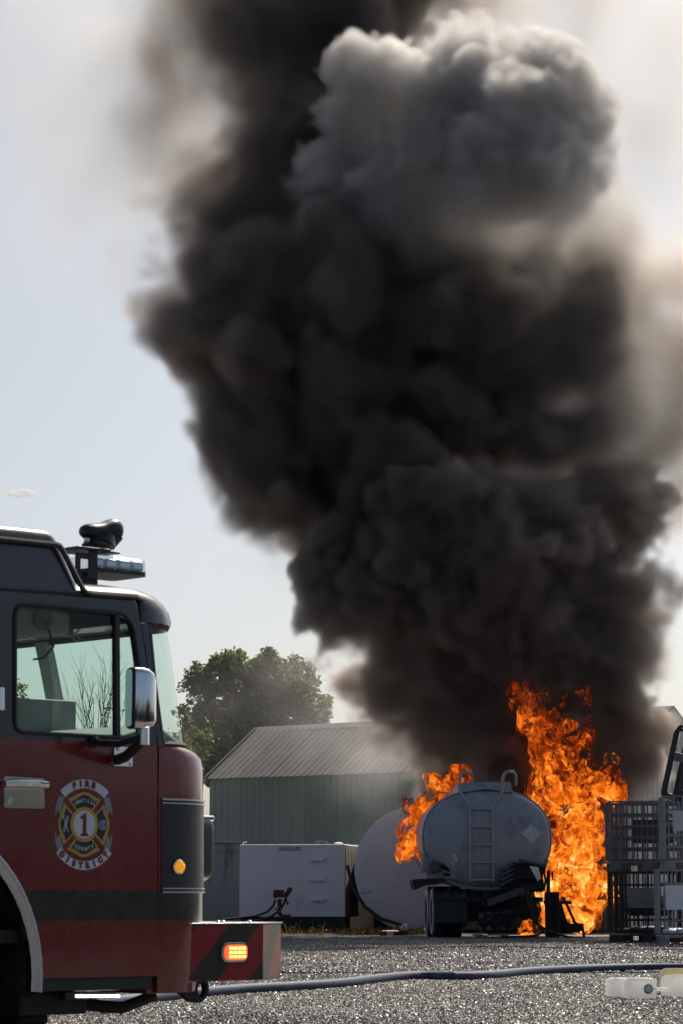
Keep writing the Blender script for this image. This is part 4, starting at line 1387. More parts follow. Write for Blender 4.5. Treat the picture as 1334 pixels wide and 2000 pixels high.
# two small things lying in the weeds
b = GP(762, 59.2)
ex = empty('extinguisher', b + Vector((0, 0, 0.055)), R(4), 'small red and white cylinder lying on the ground left of the tanker wheels', 'extinguisher')
MB().lathe([(0.03, -0.2), (0.062, -0.17), (0.062, 0.15), (0.04, 0.19), (0.02, 0.2)], (0, 0, 0), (1, 0, 0), 14).build('cylinder', pm('faded_red', (0.20, 0.02, 0.02), 0.5, 0, 0.2, 12), ex, 40)
MB().lathe([(0.0635, -0.07), (0.0635, 0.06)], (0, 0, 0), (1, 0, 0), 14, False).build('label_band', M['f_white'], ex, 40)
MB().box((0.22, 0, 0.02), (0.08, 0.04, 0.05)).build('valve', M['chassis'], ex, 0)
b = GP(790, 59.4)
o = MB().lathe([(0.001, -0.045), (0.05, -0.04), (0.082, -0.02), (0.082, 0.02), (0.05, 0.04), (0.03, 0.035), (0.001, 0.03)], (b.x, b.y, b.z + 0.17), (0.1, -1, 0.15), 18).build('pipe_cap', M['f_white'])
tag(o, 'round white cap at the end of a pipe stub low in the weeds', 'cap')
# ---------------------------------------------------------------- burning tanker trailer
YT = 56.0
YAW = R(3)
tb = GP(952, YT)
tk = empty('tanker_trailer', tb, YAW, 'burning grey oval tanker trailer seen from behind, ladder up its end', 'tanker')
TKI = Matrix.Rotation(-YAW, 4, 'Z') @ Matrix.Translation(-tb)


def K(px, py, dy=0.0):
    """trailer coordinates of the point seen at a pixel, dy metres behind (+) or before (-) the plane of the rear end"""
    c = Vector((0, 0, CAM_Z)); r = ray(px, py)
    n = Vector((-math.sin(YAW), math.cos(YAW), 0))
    o = tb + n * dy
    return TKI @ (c + r * ((o - c).dot(n) / r.dot(n)))


M['tank_grey'] = pm('scorched_grey_tank', (0.36, 0.365, 0.39), 0.45, 0.25, 0.12, 1.4, 0.06, 20, dirt=(0.12, 0.115, 0.115), dscale=1.5, damt=0.7, dstretch=(1, 1, 0.8))
M['ladder_grey'] = pm('grey_ladder_steel', (0.40, 0.405, 0.42), 0.5, 0.3, 0.15, 6)
M['char'] = pm('charred_steel', (0.020, 0.019, 0.019), 0.75, 0, 0.4, 8, 0.4, 40, dirt=(0.09, 0.085, 0.082), dscale=9, damt=0.6)
M['char_plate'] = pm('sooty_aluminium', (0.10, 0.10, 0.105), 0.5, 0.4, 0.3, 6, 0.2, 30, dirt=(0.02, 0.02, 0.02), dscale=6, damt=0.9)
M['bright_rim'] = pm('sooty_bright_rim', (0.62, 0.64, 0.70), 0.35, 0.3, 0.2, 5)
M['flap'] = pm('black_mudflap', (0.020, 0.020, 0.022), 0.5, 0, 0.2, 5, dirt=(0.05, 0.05, 0.055), dscale=3, damt=0.5)
M['beam_pale'] = pm('pale_grey_beam', (0.28, 0.28, 0.30), 0.55, 0.1, 0.15, 5, dirt=(0.08, 0.075, 0.07), dscale=6, damt=0.6)

hc_ = K(952, 1636)
hw = (K(1077, 1636) - K(829, 1636)).x / 2
ht, hb_ = K(952, 1543).z - hc_.z, hc_.z - K(952, 1733).z


def oval(k, y, n=48, dz=0.0, e=2.3):
    out = []
    for i in range(n):
        a = 2 * math.pi * i / n
        c, s = math.cos(a), math.sin(a)
        x = math.copysign(abs(c) ** (2 / e), c) * hw * k
        z = math.copysign(abs(s) ** (2 / e), s) * (ht if s > 0 else hb_) * k
        out.append(Vector((hc_.x + x, y, hc_.z + z + dz)))
    return out


MB().loft([oval(1.0, 0.10), oval(1.0, 3.1), oval(0.9, 3.22), oval(0.5, 3.3)]).build('tank_shell', M['tank_grey'], tk, 40)
MB().loft([oval(1.0, 0.098), oval(0.985, 0.03), oval(0.94, -0.01), oval(0.8, -0.055), oval(0.55, -0.085), oval(0.25, -0.10), oval(0.05, -0.102)], cap0=False).build('tank_end', M['tank_grey'], tk, 60)
MB().tube(oval(1.012, 0.10), 0.022, 6, closed=True).build('end_flange', M['ladder_grey'], tk)
lipz = [Vector(p) for p in oval(1.03, 0.05)][26:46]
MB().tube(lipz, 0.030, 6).build('bottom_skirt', M['ladder_grey'], tk)
# manhole coaming on top
ca_ = [K(896, 1546), K(902, 1528), K(997, 1527), K(1002, 1546)]
mid_ = K(950, 1541)
MB().prism([(ca_[0].x, -0.0, ca_[0].z - 0.03), (ca_[1].x, 0.0, ca_[1].z), (ca_[2].x, 0.0, ca_[2].z), (ca_[3].x, 0.0, ca_[3].z - 0.03), (mid_.x, 0.0, mid_.z + 0.0)], (0, 2.8, 0)).build('manhole_coaming', M['tank_grey'], tk, 0, 0.008)
# ladder: two rails with hoops over the top, five rungs
lv = -0.20
for hoop, railx in (([(919, 1540), (904, 1548), (896, 1540), (898, 1521), (903, 1511), (911, 1508)], 918), ([(962, 1568), (981, 1545), (983, 1526), (985, 1514), (992, 1507), (1000, 1506)], 962)):
    if railx == 918:
        pts = [K(918.5, 1722, lv), K(917, 1580, lv), K(915, 1570, lv), K(901, 1551, lv), K(897, 1540, lv), K(898, 1520, lv), K(903, 1510, lv), K(909, 1507, lv)]
    else:
        pts = [K(964.5, 1722, lv), K(962, 1580, lv), K(964, 1570, lv), K(979, 1550, lv), K(982, 1540, lv), K(982, 1518, lv), K(987, 1509, lv), K(994, 1506, lv)]
    e_ = pts[-1]
    pts += [e_ + Vector((0.10, 0.15, 0.0)), e_ + Vector((0.17, 0.3, -0.08)), e_ + Vector((0.17, 0.33, -0.26))]
    MB().tube(pts, 0.030, 8).build('ladder_rail', M['ladder_grey'], tk)
for py, x0, x1 in ((1580, 917, 962), (1615, 917, 962.5), (1650, 917.5, 963), (1684.5, 918, 963.5), (1719, 917, 966)):
    MB().tube([K(x0, py, lv), K(x1, py, lv)], 0.026, 8).build('rung', M['ladder_grey'], tk)
for py in (1590, 1712):
    for px in (917, 962):
        a = K(px, py, lv)
        MB().tube([a, a + Vector((0, 0.28, 0))], 0.018, 6).build('ladder_bracket', M['ladder_grey'], tk)
# worn placard, stickers, small square outline
M['placard'] = pm('worn_placard', (0.66, 0.66, 0.66), 0.6, 0, 0.2, 18, dirt=(0.34, 0.34, 0.36), dscale=14, damt=0.6)


def end_y(x, z):
    k = math.hypot((x - hc_.x) / hw, (z - hc_.z) / ht)
    return -0.104 + 0.11 * k ** 3


c = K(1037, 1629)
dq = [(c.x + x, c.z + z) for x, z in ((-0.19, 0.0), (-0.10, 0.10), (0, 0.19), (0.11, 0.09), (0.18, 0.0), (0.09, -0.09), (0.0, -0.19), (-0.08, -0.10))]
MB().add([Vector((x, end_y(x, z) - 0.02, z)) for x, z in dq] + [Vector((x, end_y(x, z) - 0.002, z)) for x, z in dq], [tuple(range(8))] + [(i, (i + 1) % 8, 8 + (i + 1) % 8, 8 + i) for i in range(8)]).build('placard', M['placard'], tk, 0)
for q, w in (((887, 1672), 0.045), ((884, 1686), 0.035), ((889, 1677), 0.05)):
    c = K(*q)
    MB().box((c.x, end_y(c.x, c.z) - 0.006, c.z), (w * 1.4, 0.01, w * 2), Matrix.Rotation(R(-25), 3, 'Y')).build('sticker', M['placard'], tk, 0)
c = K(1047, 1664)
MB().tube([(c.x + a * 0.035, end_y(c.x, c.z) - 0.01, c.z + b * 0.05) for a, b in ((-1, -1), (1, -1), (1, 1), (-1, 1))], 0.006, 5, closed=True).build('plate_frame', M['char_plate'], tk, 0)
# left: valve box, pale beam, fender
a, b = K(825, 1676), K(845, 1704)
MB().b2((a.x, -0.05, b.z), (b.x, 0.5, a.z)).build('valve_cabinet', M['beam_pale'], tk, 0, 0.02)
vb = MB(); vb.ball(K(850, 1694, -0.08), 0.11, 12, 8); vb.tube([K(840, 1692, -0.08), K(862, 1690, -0.08)], 0.05, 10); vb.tube([K(850, 1694, -0.1), K(850, 1694, -0.22)], 0.09, 12); vb.build('valve', M['char_plate'], tk, 40)
vp = MB(); vp.tube([K(862, 1690, -0.08), K(878, 1700, 0.0), K(900, 1708, 0.1)], 0.04, 8); vp.build('valve_pipe', M['char'], tk)
pb_ = [K(834, 1705, -0.02), K(846, 1703, -0.02), K(872, 1698, -0.02), K(898, 1715, -0.02), K(834, 1718, -0.02)]
MB().prism([(p.x, -0.03, p.z) for p in pb_], (0, 0.5, 0)).build('side_beam', M['beam_pale'], tk, 0, 0.008)
c = K(872, 1708)
MB().box((c.x, -0.035, c.z), (0.14, 0.02, 0.06)).build('beam_slot', M['char'], tk, 0)
fe = [K(806, 1720, -0.1), K(812, 1717, -0.1), K(866, 1715, -0.1), K(872, 1722, -0.1), K(866, 1725, -0.1), K(848, 1728, -0.1), K(832, 1729, -0.1), K(811, 1738, -0.1)]
MB().prism([(p.x, -0.12, p.z) for p in fe], (0, 0.9, 0)).build('fender', M['char'], tk, 0, 0.006)
# tyres: two axles, doubled wheels on both sides
tr_ = 0.50


def tyre(x, y, s_, rimmed):
    w = MB().lathe([(0.31, -0.01), (0.44, 0.0), (0.488, 0.03), (tr_, 0.07), (tr_, 0.20), (0.485, 0.25), (0.44, 0.27), (0.31, 0.27)], (x, y, tr_), (s_, 0, 0), 32)
    o = w.build('wheel', M['tyre'], tk, 40)
    g = MB()
    for k in range(40):
        a0 = 2 * math.pi * k / 40
        d = Vector((0, math.cos(a0), math.sin(a0)))
        for j in range(4):
            p = Vector((x + s_ * (0.055 + 0.052 * j), y, tr_)) + d * (tr_ + 0.004)
            g.box(p, (0.036, 0.05, 0.014), Matrix.Rotation(a0 - math.pi / 2, 3, 'X'))
    g.build('tread', M['tyre'], o, 0)
    if rimmed:
        MB().lathe([(0.445, 0.001), (0.435, -0.012), (0.40, -0.016), (0.31, -0.012), (0.29, 0.02), (0.27, 0.10), (0.16, 0.12), (0.14, 0.02), (0.001, 0.01)], (x, y, tr_), (s_, 0, 0), 32, False).build('rim', M['bright_rim'], o, 40)


xl = K(843, 1800, 0.9).x
xr = 2 * hc_.x - xl + 0.1
for y in (0.85, 2.15):
    tyre(xl, y, 1, True); tyre(xl + 0.31, y, 1, False)
    MB().tube([(xl + 0.3, y, tr_), (xr - 0.45, y, tr_ + 0.12)], 0.07, 10).build('axle', M['char'], tk)
a, b = K(849, 1739, 0.2), K(913, 1802, 0.2)
mf = MB(); mf.b2((a.x, 0.18, b.z), (b.x, 0.20, a.z)); mf.build('mudflap', M['flap'], tk, 0, 0.004)
c0, c1 = K(851, 1757, 0.2), K(918, 1760, 0.2)
mf = MB(); mf.b2((c0.x, 0.15, c1.z), (c1.x, 0.179, c0.z)); mf.b2((a.x, 0.165, a.z - 0.05), (b.x, 0.179, a.z + 0.01)); mf.build('flap_bar', M['char'], tk, 0)
# main frame and charred rear end
for px in (925, 990):
    c = K(px, 1745, 0.3)
    MB().b2((c.x - 0.06, 0.15, K(px, 1768, 0.2).z), (c.x + 0.06, 4.2, K(px, 1735, 0.2).z)).build('frame_rail', M['char'], tk, 0)
mb = MB()
a, b = K(918, 1733), K(1062, 1742)
mb.b2((a.x, 0.05, b.z), (b.x, 0.2, a.z))
mb.b2((K(905, 0).x, 0.3, K(0, 1775, .3).z), (K(935, 0).x, 0.6, K(0, 1745, .3).z))
mb.b2((K(908, 0).x, 0.4, K(0, 1800, .3).z), (K(928, 0).x, 0.7, K(0, 1770, .3).z))
mb.build('rear_crossmember', M['char'], tk, 0, 0.004)
for (x0, y0, x1, y1, w, d) in ((910, 1757, 1060, 1757, 0.09, 0.05), (950, 1776, 1030, 1776, 0.05, 0.1), (945, 1789, 1050, 1788, 0.08, 0.2), (945, 1768, 1010, 1771, 0.03, 0.0)):
    MB().bar(K(x0, y0, d), K(x1, y1, d), 0.08, w).build('cross_bar', M['char'], tk, 0)
for px, py in ((945, 1802), (967, 1802), (990, 1802)):
    c = K(px, py, 0.3)
    t_ = MB(); t_.lathe([(0.05, -0.16), (0.10, -0.12), (0.105, 0.1), (0.08, 0.16), (0.02, 0.17)], c, (0, 1, 0), 16); t_.tube([c + Vector((0, 0, -0.1)), c + Vector((0, 0, -0.16))], 0.03, 6)
    t_.build('brake_chamber', M['char'], tk, 40)
for i in range(7):
    px = 952 + i * 13 + rnd.uniform(-3, 3)
    MB().bar(K(px, 1757, 0.15), K(px + rnd.uniform(-4, 4), 1790, 0.15), 0.03, 0.03).build('hanger', M['char'], tk, 0)
# hose tray: slanting charred bar, stacked slats, box with lid, bright tread plate
MB().bar(K(952, 1764, -0.28), K(1030, 1735, -0.28), 0.10, 0.13).build('tray_bar', M['char_plate'], tk, 0, 0.004)
MB().bar(K(1022, 1735, -0.27), K(1062, 1727, -0.27), 0.14, 0.14).build('tray_end', M['char'], tk, 0, 0.004)
for i in range(4):
    y0 = 1696 + i * 9.5
    MB().bar(K(976, y0 + 4, -0.35), K(1001, y0 - 8, -0.35), 0.30, 0.05).build('tray_slat', M['char_plate'], tk, 0, 0.003)
bx = [K(1001, 1684, -0.3), K(1062, 1690, -0.3), K(1060, 1716, -0.3), K(1000, 1717, -0.3)]
MB().prism([(p.x, -0.34, p.z) for p in bx], (0, 0.4, 0)).build('tray_box', M['char'], tk, 0, 0.006)
MB().bar(K(1015, 1680, -0.36), K(1066, 1692, -0.36), 0.34, 0.055).build('tray_lid', M['char_plate'], tk, 0, 0.006)
tp = [K(1034, 1691, -0.37), K(1052, 1694, -0.37), K(1057, 1716, -0.37), K(1050, 1721, -0.37), K(1042, 1706, -0.37)]
MB().prism([(p.x, -0.368, p.z) for p in tp], (0, 0.015, 0)).build('tread_plate', M['alu'], tk, 0)
under = [K(978, 1736, -0.3), K(1000, 1717, -0.3), K(1062, 1716, -0.3), K(1062, 1730, -0.3), K(1000, 1740, -0.3)]
MB().prism([(p.x, -0.24, p.z) for p in under], (0, 0.3, 0)).build('tray_base', M['char'], tk, 0, 0.005)
po = MB(); po.bar(K(1071, 1700, -0.2), K(1071, 1818, -0.2), 0.06, 0.10, (0, 1, 0)); po.build('rear_post', M['char'], tk, 0, 0.004)
po = MB(); po.tube([K(1079, 1702, -0.2), K(1079, 1718, -0.2), K(1086, 1719, -0.2)], 0.016, 6); po.build('post_hook', M['char'], tk)
MB().bar(K(1062, 1762, -0.1), K(1116, 1763, -0.1), 0.08, 0.06).build('side_bar', M['char'], tk, 0)
mb = MB(); mb.b2((K(1052, 0).x, 0.1, 0.0 + 0.03), (K(1076, 0).x, 0.4, K(0, 1742, .1).z)); mb.build('landing_leg', M['char'], tk, 0, 0.01)
for pts in ([(1035, 1745), (1038, 1765), (1042, 1790), (1052, 1806), (1058, 1818), (1052, 1826)], [(1028, 1748), (1034, 1770), (1040, 1795), (1060, 1812), (1080, 1822), (1110, 1830), (1135, 1832)], [(978, 1829), (1000, 1830), (1030, 1829), (1052, 1827)], [(1065, 1690), (1063, 1705), (1066, 1720), (1062, 1740)]):
    MB().tube([K(px, py, -0.3) for px, py in pts], 0.024, 7).build('air_hose', M['hose_black'], tk)

# burnt hose rack / frame standing right of the trailer
fb = GP(1105, 56.6)
fr = empty('burnt_stand', fb, 0, 'charred triangular metal stand in the flames right of the tanker', 'stand')
def Q(px, py, dy=0.0): return P(px, py, 56.6 + dy) - fb
MB().prism([Q(*p) for p in ((1088, 1766), (1098, 1766), (1108, 1800), (1112, 1822), (1080, 1824))], (0, 0.25, 0)).build('side_sheet', M['char'], fr, 0, 0.01)
for a_, b_ in (((1100, 1752), (1122, 1800)), ((1098, 1755), (1082, 1826)), ((1118, 1798), (1137, 1812)), ((1137, 1808), (1141, 1831)), ((1098, 1806), (1140, 1806)), ((1100, 1752), (1090, 1764))):
    MB().bar(Q(*a_), Q(*b_), 0.05, 0.05).build('strut', M['char'], fr, 0)
MB().prism([Q(*p) for p in ((1108, 1806), (1130, 1803), (1140, 1816), (1128, 1822), (1106, 1822))], (0, 0.3, 0)).build('scrap_sheet', M['char'], fr, 0, 0.02)

# second tank ahead of the trailer, blackened
fb2 = GP(985, 62.5)
ft = empty('burnt_tank_truck', fb2, R(-3), 'soot blackened tank ahead of the trailer, half hidden by fire and smoke', 'tank truck')
def oval2(k, y, n=40):
    return [Vector((1.24 * k * math.cos(2 * math.pi * i / n), y, 2.02 + (0.98 if math.sin(2 * math.pi * i / n) > 0 else 1.0) * k * math.sin(2 * math.pi * i / n))) for i in range(n)]
MB().loft([oval2(0.5, -0.1), oval2(0.93, -0.04), oval2(1, 0.05), oval2(1, 3.4), oval2(0.9, 3.5)]).build('tank_shell', M['char'], ft, 40)
MB().b2((0.1, -0.02, 2.95), (0.92, 3.2, 3.30)).build('manhole_coaming', M['char'], ft, 0, 0.01)
MB().b2((-0.5, 0, 0.7), (0.5, 5.0, 1.05)).build('chassis', M['char'], ft, 0)
MB().b2((-1.15, 3.9, 0.7), (1.15, 5.4, 2.8)).build('cab', M['char'], ft, 0, 0.1)
for x in (-1.2, 0.92):
    for y in (0.8, 2.0, 4.6):
        MB().lathe([(0.3, 0), (0.48, 0.01), (0.5, 0.06), (0.5, 0.22), (0.48, 0.28), (0.3, 0.28)], (x, y, 0.5), (1, 0, 0), 24).build('wheel', M['tyre'], ft, 40)
# ---------------------------------------------------------------- caged totes at the right
M['cage_dark'] = pm('burnt_cage_steel', (0.14, 0.14, 0.15), 0.5, 0.4, 0.25, 6, 0.1, 40, dirt=(0.03, 0.028, 0.026), dscale=5, damt=0.7)
M['cage_black'] = pm('charred_cage_steel', (0.035, 0.034, 0.034), 0.6, 0.2, 0.3, 6, 0.1, 40)
M['cage_grey'] = pm('galvanised_cage_steel', (0.28, 0.285, 0.30), 0.45, 0.5, 0.12, 6)
M['liner_white'] = pm('milky_plastic', (0.80, 0.82, 0.88), 0.5, 0, 0.08, 4)
M['label_grey'] = pm('scorched_label_sheet', (0.16, 0.165, 0.19), 0.6, 0, 0.2, 6, 0.1, 10, dirt=(0.07, 0.07, 0.075), dscale=4, damt=0.6)
M['label_pale'] = pm('pale_label_sheet', (0.55, 0.57, 0.62), 0.55, 0, 0.12, 5, 0.1, 10)
M['liner_dark'] = pm('melted_black_plastic', (0.05, 0.05, 0.055), 0.5, 0, 0.3, 5, 0.3, 14)
M['wood'] = pm('charred_pallet', (0.06, 0.05, 0.045), 0.85, 0, 0.3, 6, 0.3, 30)


def tote(loc, rz, cage, label, plate=None, heart=None, dims=(1.2, 1.0, 1.07), pallet=0.17, tilt=0.0, pallet_mat=None, nx=8, ny=6, seed=0, slump=0.3):
    """wire cage on a pallet: upright and level bars on four sides, corner posts, feet, label plate"""
    rg = random.Random(seed)
    W, D, H = dims
    t = empty('caged_tote', loc, rz, label, 'tote', 'caged totes stacked beside the fire')
    t.rotation_euler = (0, tilt, rz)
    r = 0.014
    zs = [pallet + 0.02 + H * k for k in (0.0, 0.2, 0.39, 0.58, 0.79, 1.0)]
    lv_x = MB().tube([(0, 0, 0), (W, 0, 0)], r, 6).build('level_bar', cage, mesh_only=True)
    lv_y = MB().tube([(0, 0, 0), (0, D, 0)], r, 6).build('level_bar', cage, mesh_only=True)
    up = MB().tube([(0, 0, 0), (0, 0, H)], r * 0.95, 6).build('upright_bar', cage, mesh_only=True)
    for z in zs:
        for y in (0, D): link_mesh('level_bar', lv_x, t, (0, y, z), (rg.uniform(-.004, .004), rg.uniform(-.006, .006), 0))
        for x in (0, W): link_mesh('level_bar', lv_y, t, (x, 0, z + 0.001), (rg.uniform(-.006, .006), 0, 0))
    for i in range(1, nx):
        for y, o_ in ((-0.02, 0), (D + 0.02, 0)): link_mesh('upright_bar', up, t, (W * i / nx, y, zs[0]), (rg.uniform(-.012, .012), rg.uniform(-.012, .012), 0))
    for i in range(1, ny):
        for x in (-0.02, W + 0.02): link_mesh('upright_bar', up, t, (x, D * i / ny, zs[0]), (rg.uniform(-.012, .012), rg.uniform(-.012, .012), 0))
    post = MB().tube([(0, 0, 0), (0, 0, H + 0.015)], 0.021, 8).build('corner_post', cage, mesh_only=True)
    for x in (0, W):
        for y in (0, D): link_mesh('corner_post', post, t, (x, y, zs[0] - 0.01))
    pm_ = pallet_mat or cage
    foot = MB().b2((-0.09, -0.07, 0), (0.09, 0.07, pallet - 0.05)).build('foot', pm_, mesh_only=True, smooth=0)
    for x in (0.09, W / 2, W - 0.09):
        for y in (0.07, D - 0.07): link_mesh('foot', foot, t, (x, y, 0))
    brd = MB().b2((0, 0, 0), (W, 0.13, 0.028)).build('deck_board', pm_, mesh_only=True, smooth=0)
    for k in range(5):
        link_mesh('deck_board', brd, t, (0, (D - 0.13) * k / 4, pallet - 0.045))
    if plate:
        x0, x1, z0, z1, pmat = plate
        mb = MB()
        n = 6
        rows = []
        for j in range(n + 1):
            rows.append([(x0 + (x1 - x0) * i / n, -0.045 + rg.uniform(-.006, .006), z0 + (z1 - z0) * j / n) for i in range(n + 1)])
        back = [[(p[0], p[1] + 0.006, p[2]) for p in rw] for rw in rows]
        mb.loft(rows, closed=False); mb.loft(back, closed=False)
        edge = lambda R_: [R_[0][i] for i in range(n + 1)] + [R_[j][n] for j in range(1, n + 1)] + [R_[n][i] for i in range(n - 1, -1, -1)] + [R_[j][0] for j in range(n - 1, 0, -1)]
        ea, eb = edge(rows), edge(back)
        for i in range(len(ea)):
            mb.add([ea[i], ea[(i + 1) % len(ea)], eb[(i + 1) % len(eb)], eb[i]], [(0, 1, 2, 3)])
        mb.build('label_plate', pmat, t, 40)
    if heart:
        hmat, z0, z1 = heart
        mb = MB()
        for k in range(9):
            a = 2 * math.pi * k / 9
            c = Vector((W / 2 + 0.28 * W * math.cos(a) * rg.uniform(.5, 1), D / 2 + 0.28 * D * math.sin(a) * rg.uniform(.5, 1), 0))
            s = rg.uniform(0.7, 1)
            mb.ball(Vector((c.x, c.y, pallet + z0 + (z1 - z0) * 0.4 * s)), (W * 0.22 * s, D * 0.2 * s, (z1 - z0) * 0.42 * s), 10, 7)
        mb.build('melted_liner', hmat, t, 60)
    return t


def at_px(px, Y): return GP(px, Y)


YL, YR = 51.2, 49.6
b = GP(1196.5, YL)
hstack = 138 * YL / F_PX
k = (hstack - 0.0)
dm = (1.24, 1.05, hstack - 0.20)
tote((b.x, YL, b.z), R(-2), M['cage_black'], 'charred tote cage with a grey label sheet, lowest of the left stack', (0.28, 0.82, 0.62, 0.97, M['label_grey']), (M['liner_dark'], 0, 0.18), dm, 0.17, seed=1, pallet_mat=M['wood'])
tote((b.x - 0.01, YL + 0.01, b.z + hstack), R(-1), M['cage_dark'], 'empty burnt tote cage on top of the left stack next to the flames', None, None, (1.30, 1.05, hstack - 0.24), 0.19, seed=2, nx=7, ny=5)
# another stack behind it
tote((b.x + 0.32, YL + 1.35, b.z), R(2), M['cage_black'], 'charred tote cage on the ground behind the left stack', None, (M['liner_dark'], 0.3, 0.8), dm, 0.17, seed=3, pallet_mat=M['wood'], nx=6, ny=4)
tote((b.x + 0.30, YL + 1.35, b.z + hstack), R(3), M['cage_dark'], 'burnt tote cage with a dark sheet, seen through the empty one', (0.2, 0.95, 0.52, 0.95, M['liner_dark']), None, dm, 0.17, seed=4, nx=6, ny=4)
b2 = GP(1287.5, YR)
h2 = 145 * YR / F_PX
tote((b2.x, YR, b2.z), R(-3), M['cage_grey'], 'galvanised tote cage holding a milky white liner, lowest at the right edge', (0.12, 0.9, 0.60, 1.02, M['liner_white']), (M['liner_white'], 0.0, 0.16), (1.24, 1.05, h2 - 0.19), 0.17, seed=5)
tote((b2.x + 0.13, YR + 0.08, b2.z + h2 + 0.003), R(-2), M['cage_grey'], 'grey tote cage with a pale sheet, upper one at the right edge', (0.14, 0.9, 0.66, 1.00, M['label_pale']), None, (1.24, 1.05, 1.06), 0.17, seed=6)

# tilted blackened tote frame on the very top
p0 = P(1297, 1553, YR + 0.2)
tl = empty('tipped_tote', p0, R(-4), 'blackened tote frame tipped on its side on top of the right stack', 'tote')
tl.rotation_euler = (R(0), R(13), R(-4))
Hh, Ww, Dd = 1.24, 1.25, 1.0
mb = MB()
for y in (0, Dd):
    mb.tube([(x, y, z) for x, z in rounded([(0, 0.02), (Ww, 0.02), (Ww, Hh), (0, Hh)], 0.10)], 0.034, 8, closed=True)
for x in (0.01, Ww):
    for z in (0.12, Hh - 0.1):
        mb.tube([(x, 0, z), (x, Dd, z)], 0.026, 8)
mb.build('frame', M['cage_black'], tl, 40)
MB().b2((0.0, -0.02, Hh * 0.50), (Ww, 0.03, Hh * 0.62)).build('waist_band', M['cage_dark'], tl, 0, 0.01)
for z0, z1 in ((0.08, Hh * 0.49), (Hh * 0.63, Hh - 0.08)):
    x = 0.22
    for kx in range(3):
        pn = MB(); pn.b2((x, 0.03 + 0.004 * kx, z0), (x + 0.31, 0.06, z1)); pn.build('panel', M['liner_dark'], tl, 0, 0.01)
        for j in range(3):
            for i in range(2):
                q = (x + 0.08 + 0.15 * i, 0.026 + 0.004 * kx, z0 + 0.08 + j * (z1 - z0 - 0.16) / 2)
                MB().lathe([(0.014, 0), (0.010, 0.008), (0.001, 0.01)], q, (0, -1, 0), 8).build('rivet', M['alu'], tl)
        x += 0.325
MB().b2((0.16, 0.5, 0.05), (Ww, 0.55, Hh - 0.05)).build('back_panel', M['liner_dark'], tl, 0)

# ---------------------------------------------------------------- plastic jugs in the foreground


def milky(name, c):
    """thin plastic that lets light through"""
    m, N, L, B = new_mat(name)
    tc = N.new('ShaderNodeTexCoord')
    n = noise_node(N, L, tc.outputs['Object'], 9, 6, 0.6)
    r = ramp(N, L, n.outputs['Fac'], [(0.35, c), (0.75, tuple(v * 0.82 for v in c))])
    L.new(r.outputs[0], B.inputs['Base Color'])
    B.inputs['Roughness'].default_value = 0.35
    t = N.new('ShaderNodeBsdfTranslucent'); L.new(r.outputs[0], t.inputs[0])
    mx = N.new('ShaderNodeMixShader'); mx.inputs[0].default_value = 0.66
    L.new(B.outputs[0], mx.inputs[1]); L.new(t.outputs[0], mx.inputs[2])
    L.new(mx.outputs[0], N['Material Output'].inputs['Surface'])
    return m


M['jug'] = milky('milky_jug_plastic', (0.95, 0.945, 0.93))
M['jug_yellow'] = milky('yellowed_jug_plastic', (0.80, 0.74, 0.52))


def jug(px, Y, w, h, d, rz, mat, label, spout=True):
    b = GP(px, Y)
    t = empty('plastic_jug', b, R(rz), label, 'jug', 'plastic jugs lying on the gravel')
    o_ = lambda k, kz: [(x * k, z) for x, z in rounded([(-w / 2, 0.004), (w / 2, 0.004), (w / 2, h * kz), (-w / 2, h * kz)], min(w, h) * 0.30)]
    secs = []
    for y, k in ((0.0, 0.90), (0.012, 0.96), (0.03, 1.0), (d * 0.48, 1.0), (d * 0.5, 0.975), (d * 0.52, 1.0), (d - 0.03, 1.0), (d - 0.01, 0.95), (d, 0.9)):
        secs.append([Vector((x, y, 0.004 + (z - 0.004) * (1 if k > 0.97 else k + 0.05))) for x, z in o_(k, 1.0)])
    MB().loft(secs).build('jug_body', mat, t, 50)
    if spout:
        c = Vector((w * 0.20, 0, h * 0.52))
        MB().lathe([(0.040, 0.0), (0.042, -0.02), (0.034, -0.026), (0.030, -0.020), (0.001, -0.016)], c, (0, 1, 0), 20).build('cap_ring', M['alu'], t, 40)
        MB().lathe([(0.027, -0.017), (0.022, -0.030), (0.001, -0.034)], c, (0, 1, 0), 16).build('cap', M['f_white'], t, 40)
        MB().tube([c + Vector((0.035, -0.02, 0)), c + Vector((0.09, -0.035, 0.0)), c + Vector((0.165, -0.05, -0.006))], [0.010, 0.016, 0.019], 8).build('handle', mat, t)
    return t


jug(1254, 25.0, 0.268, 0.19, 0.24, 3, M['jug'], 'white plastic jug with a capped spout and handle facing the camera')
jug(1218, 25.42, 0.20, 0.178, 0.22, 14, M['jug'], 'white jug mostly hidden behind the capped one, its left end showing', False)
jug(1328, 25.5, 0.36, 0.20, 0.26, -20, M['jug'], 'white jug turned aside at the right edge of the gravel', False)
jug(1336, 26.3, 0.42, 0.235, 0.24, -4, M['jug_yellow'], 'yellowed jug whose pale top shows behind the one at the edge', False)

# ---------------------------------------------------------------- hoses on the yard
M['hose_blue'] = pm('woven_blue_hose', (0.028, 0.04, 0.10), 0.6, 0, 0.2, 20, 0.4, 160, dirt=(0.15, 0.15, 0.16), dscale=3, damt=0.5)


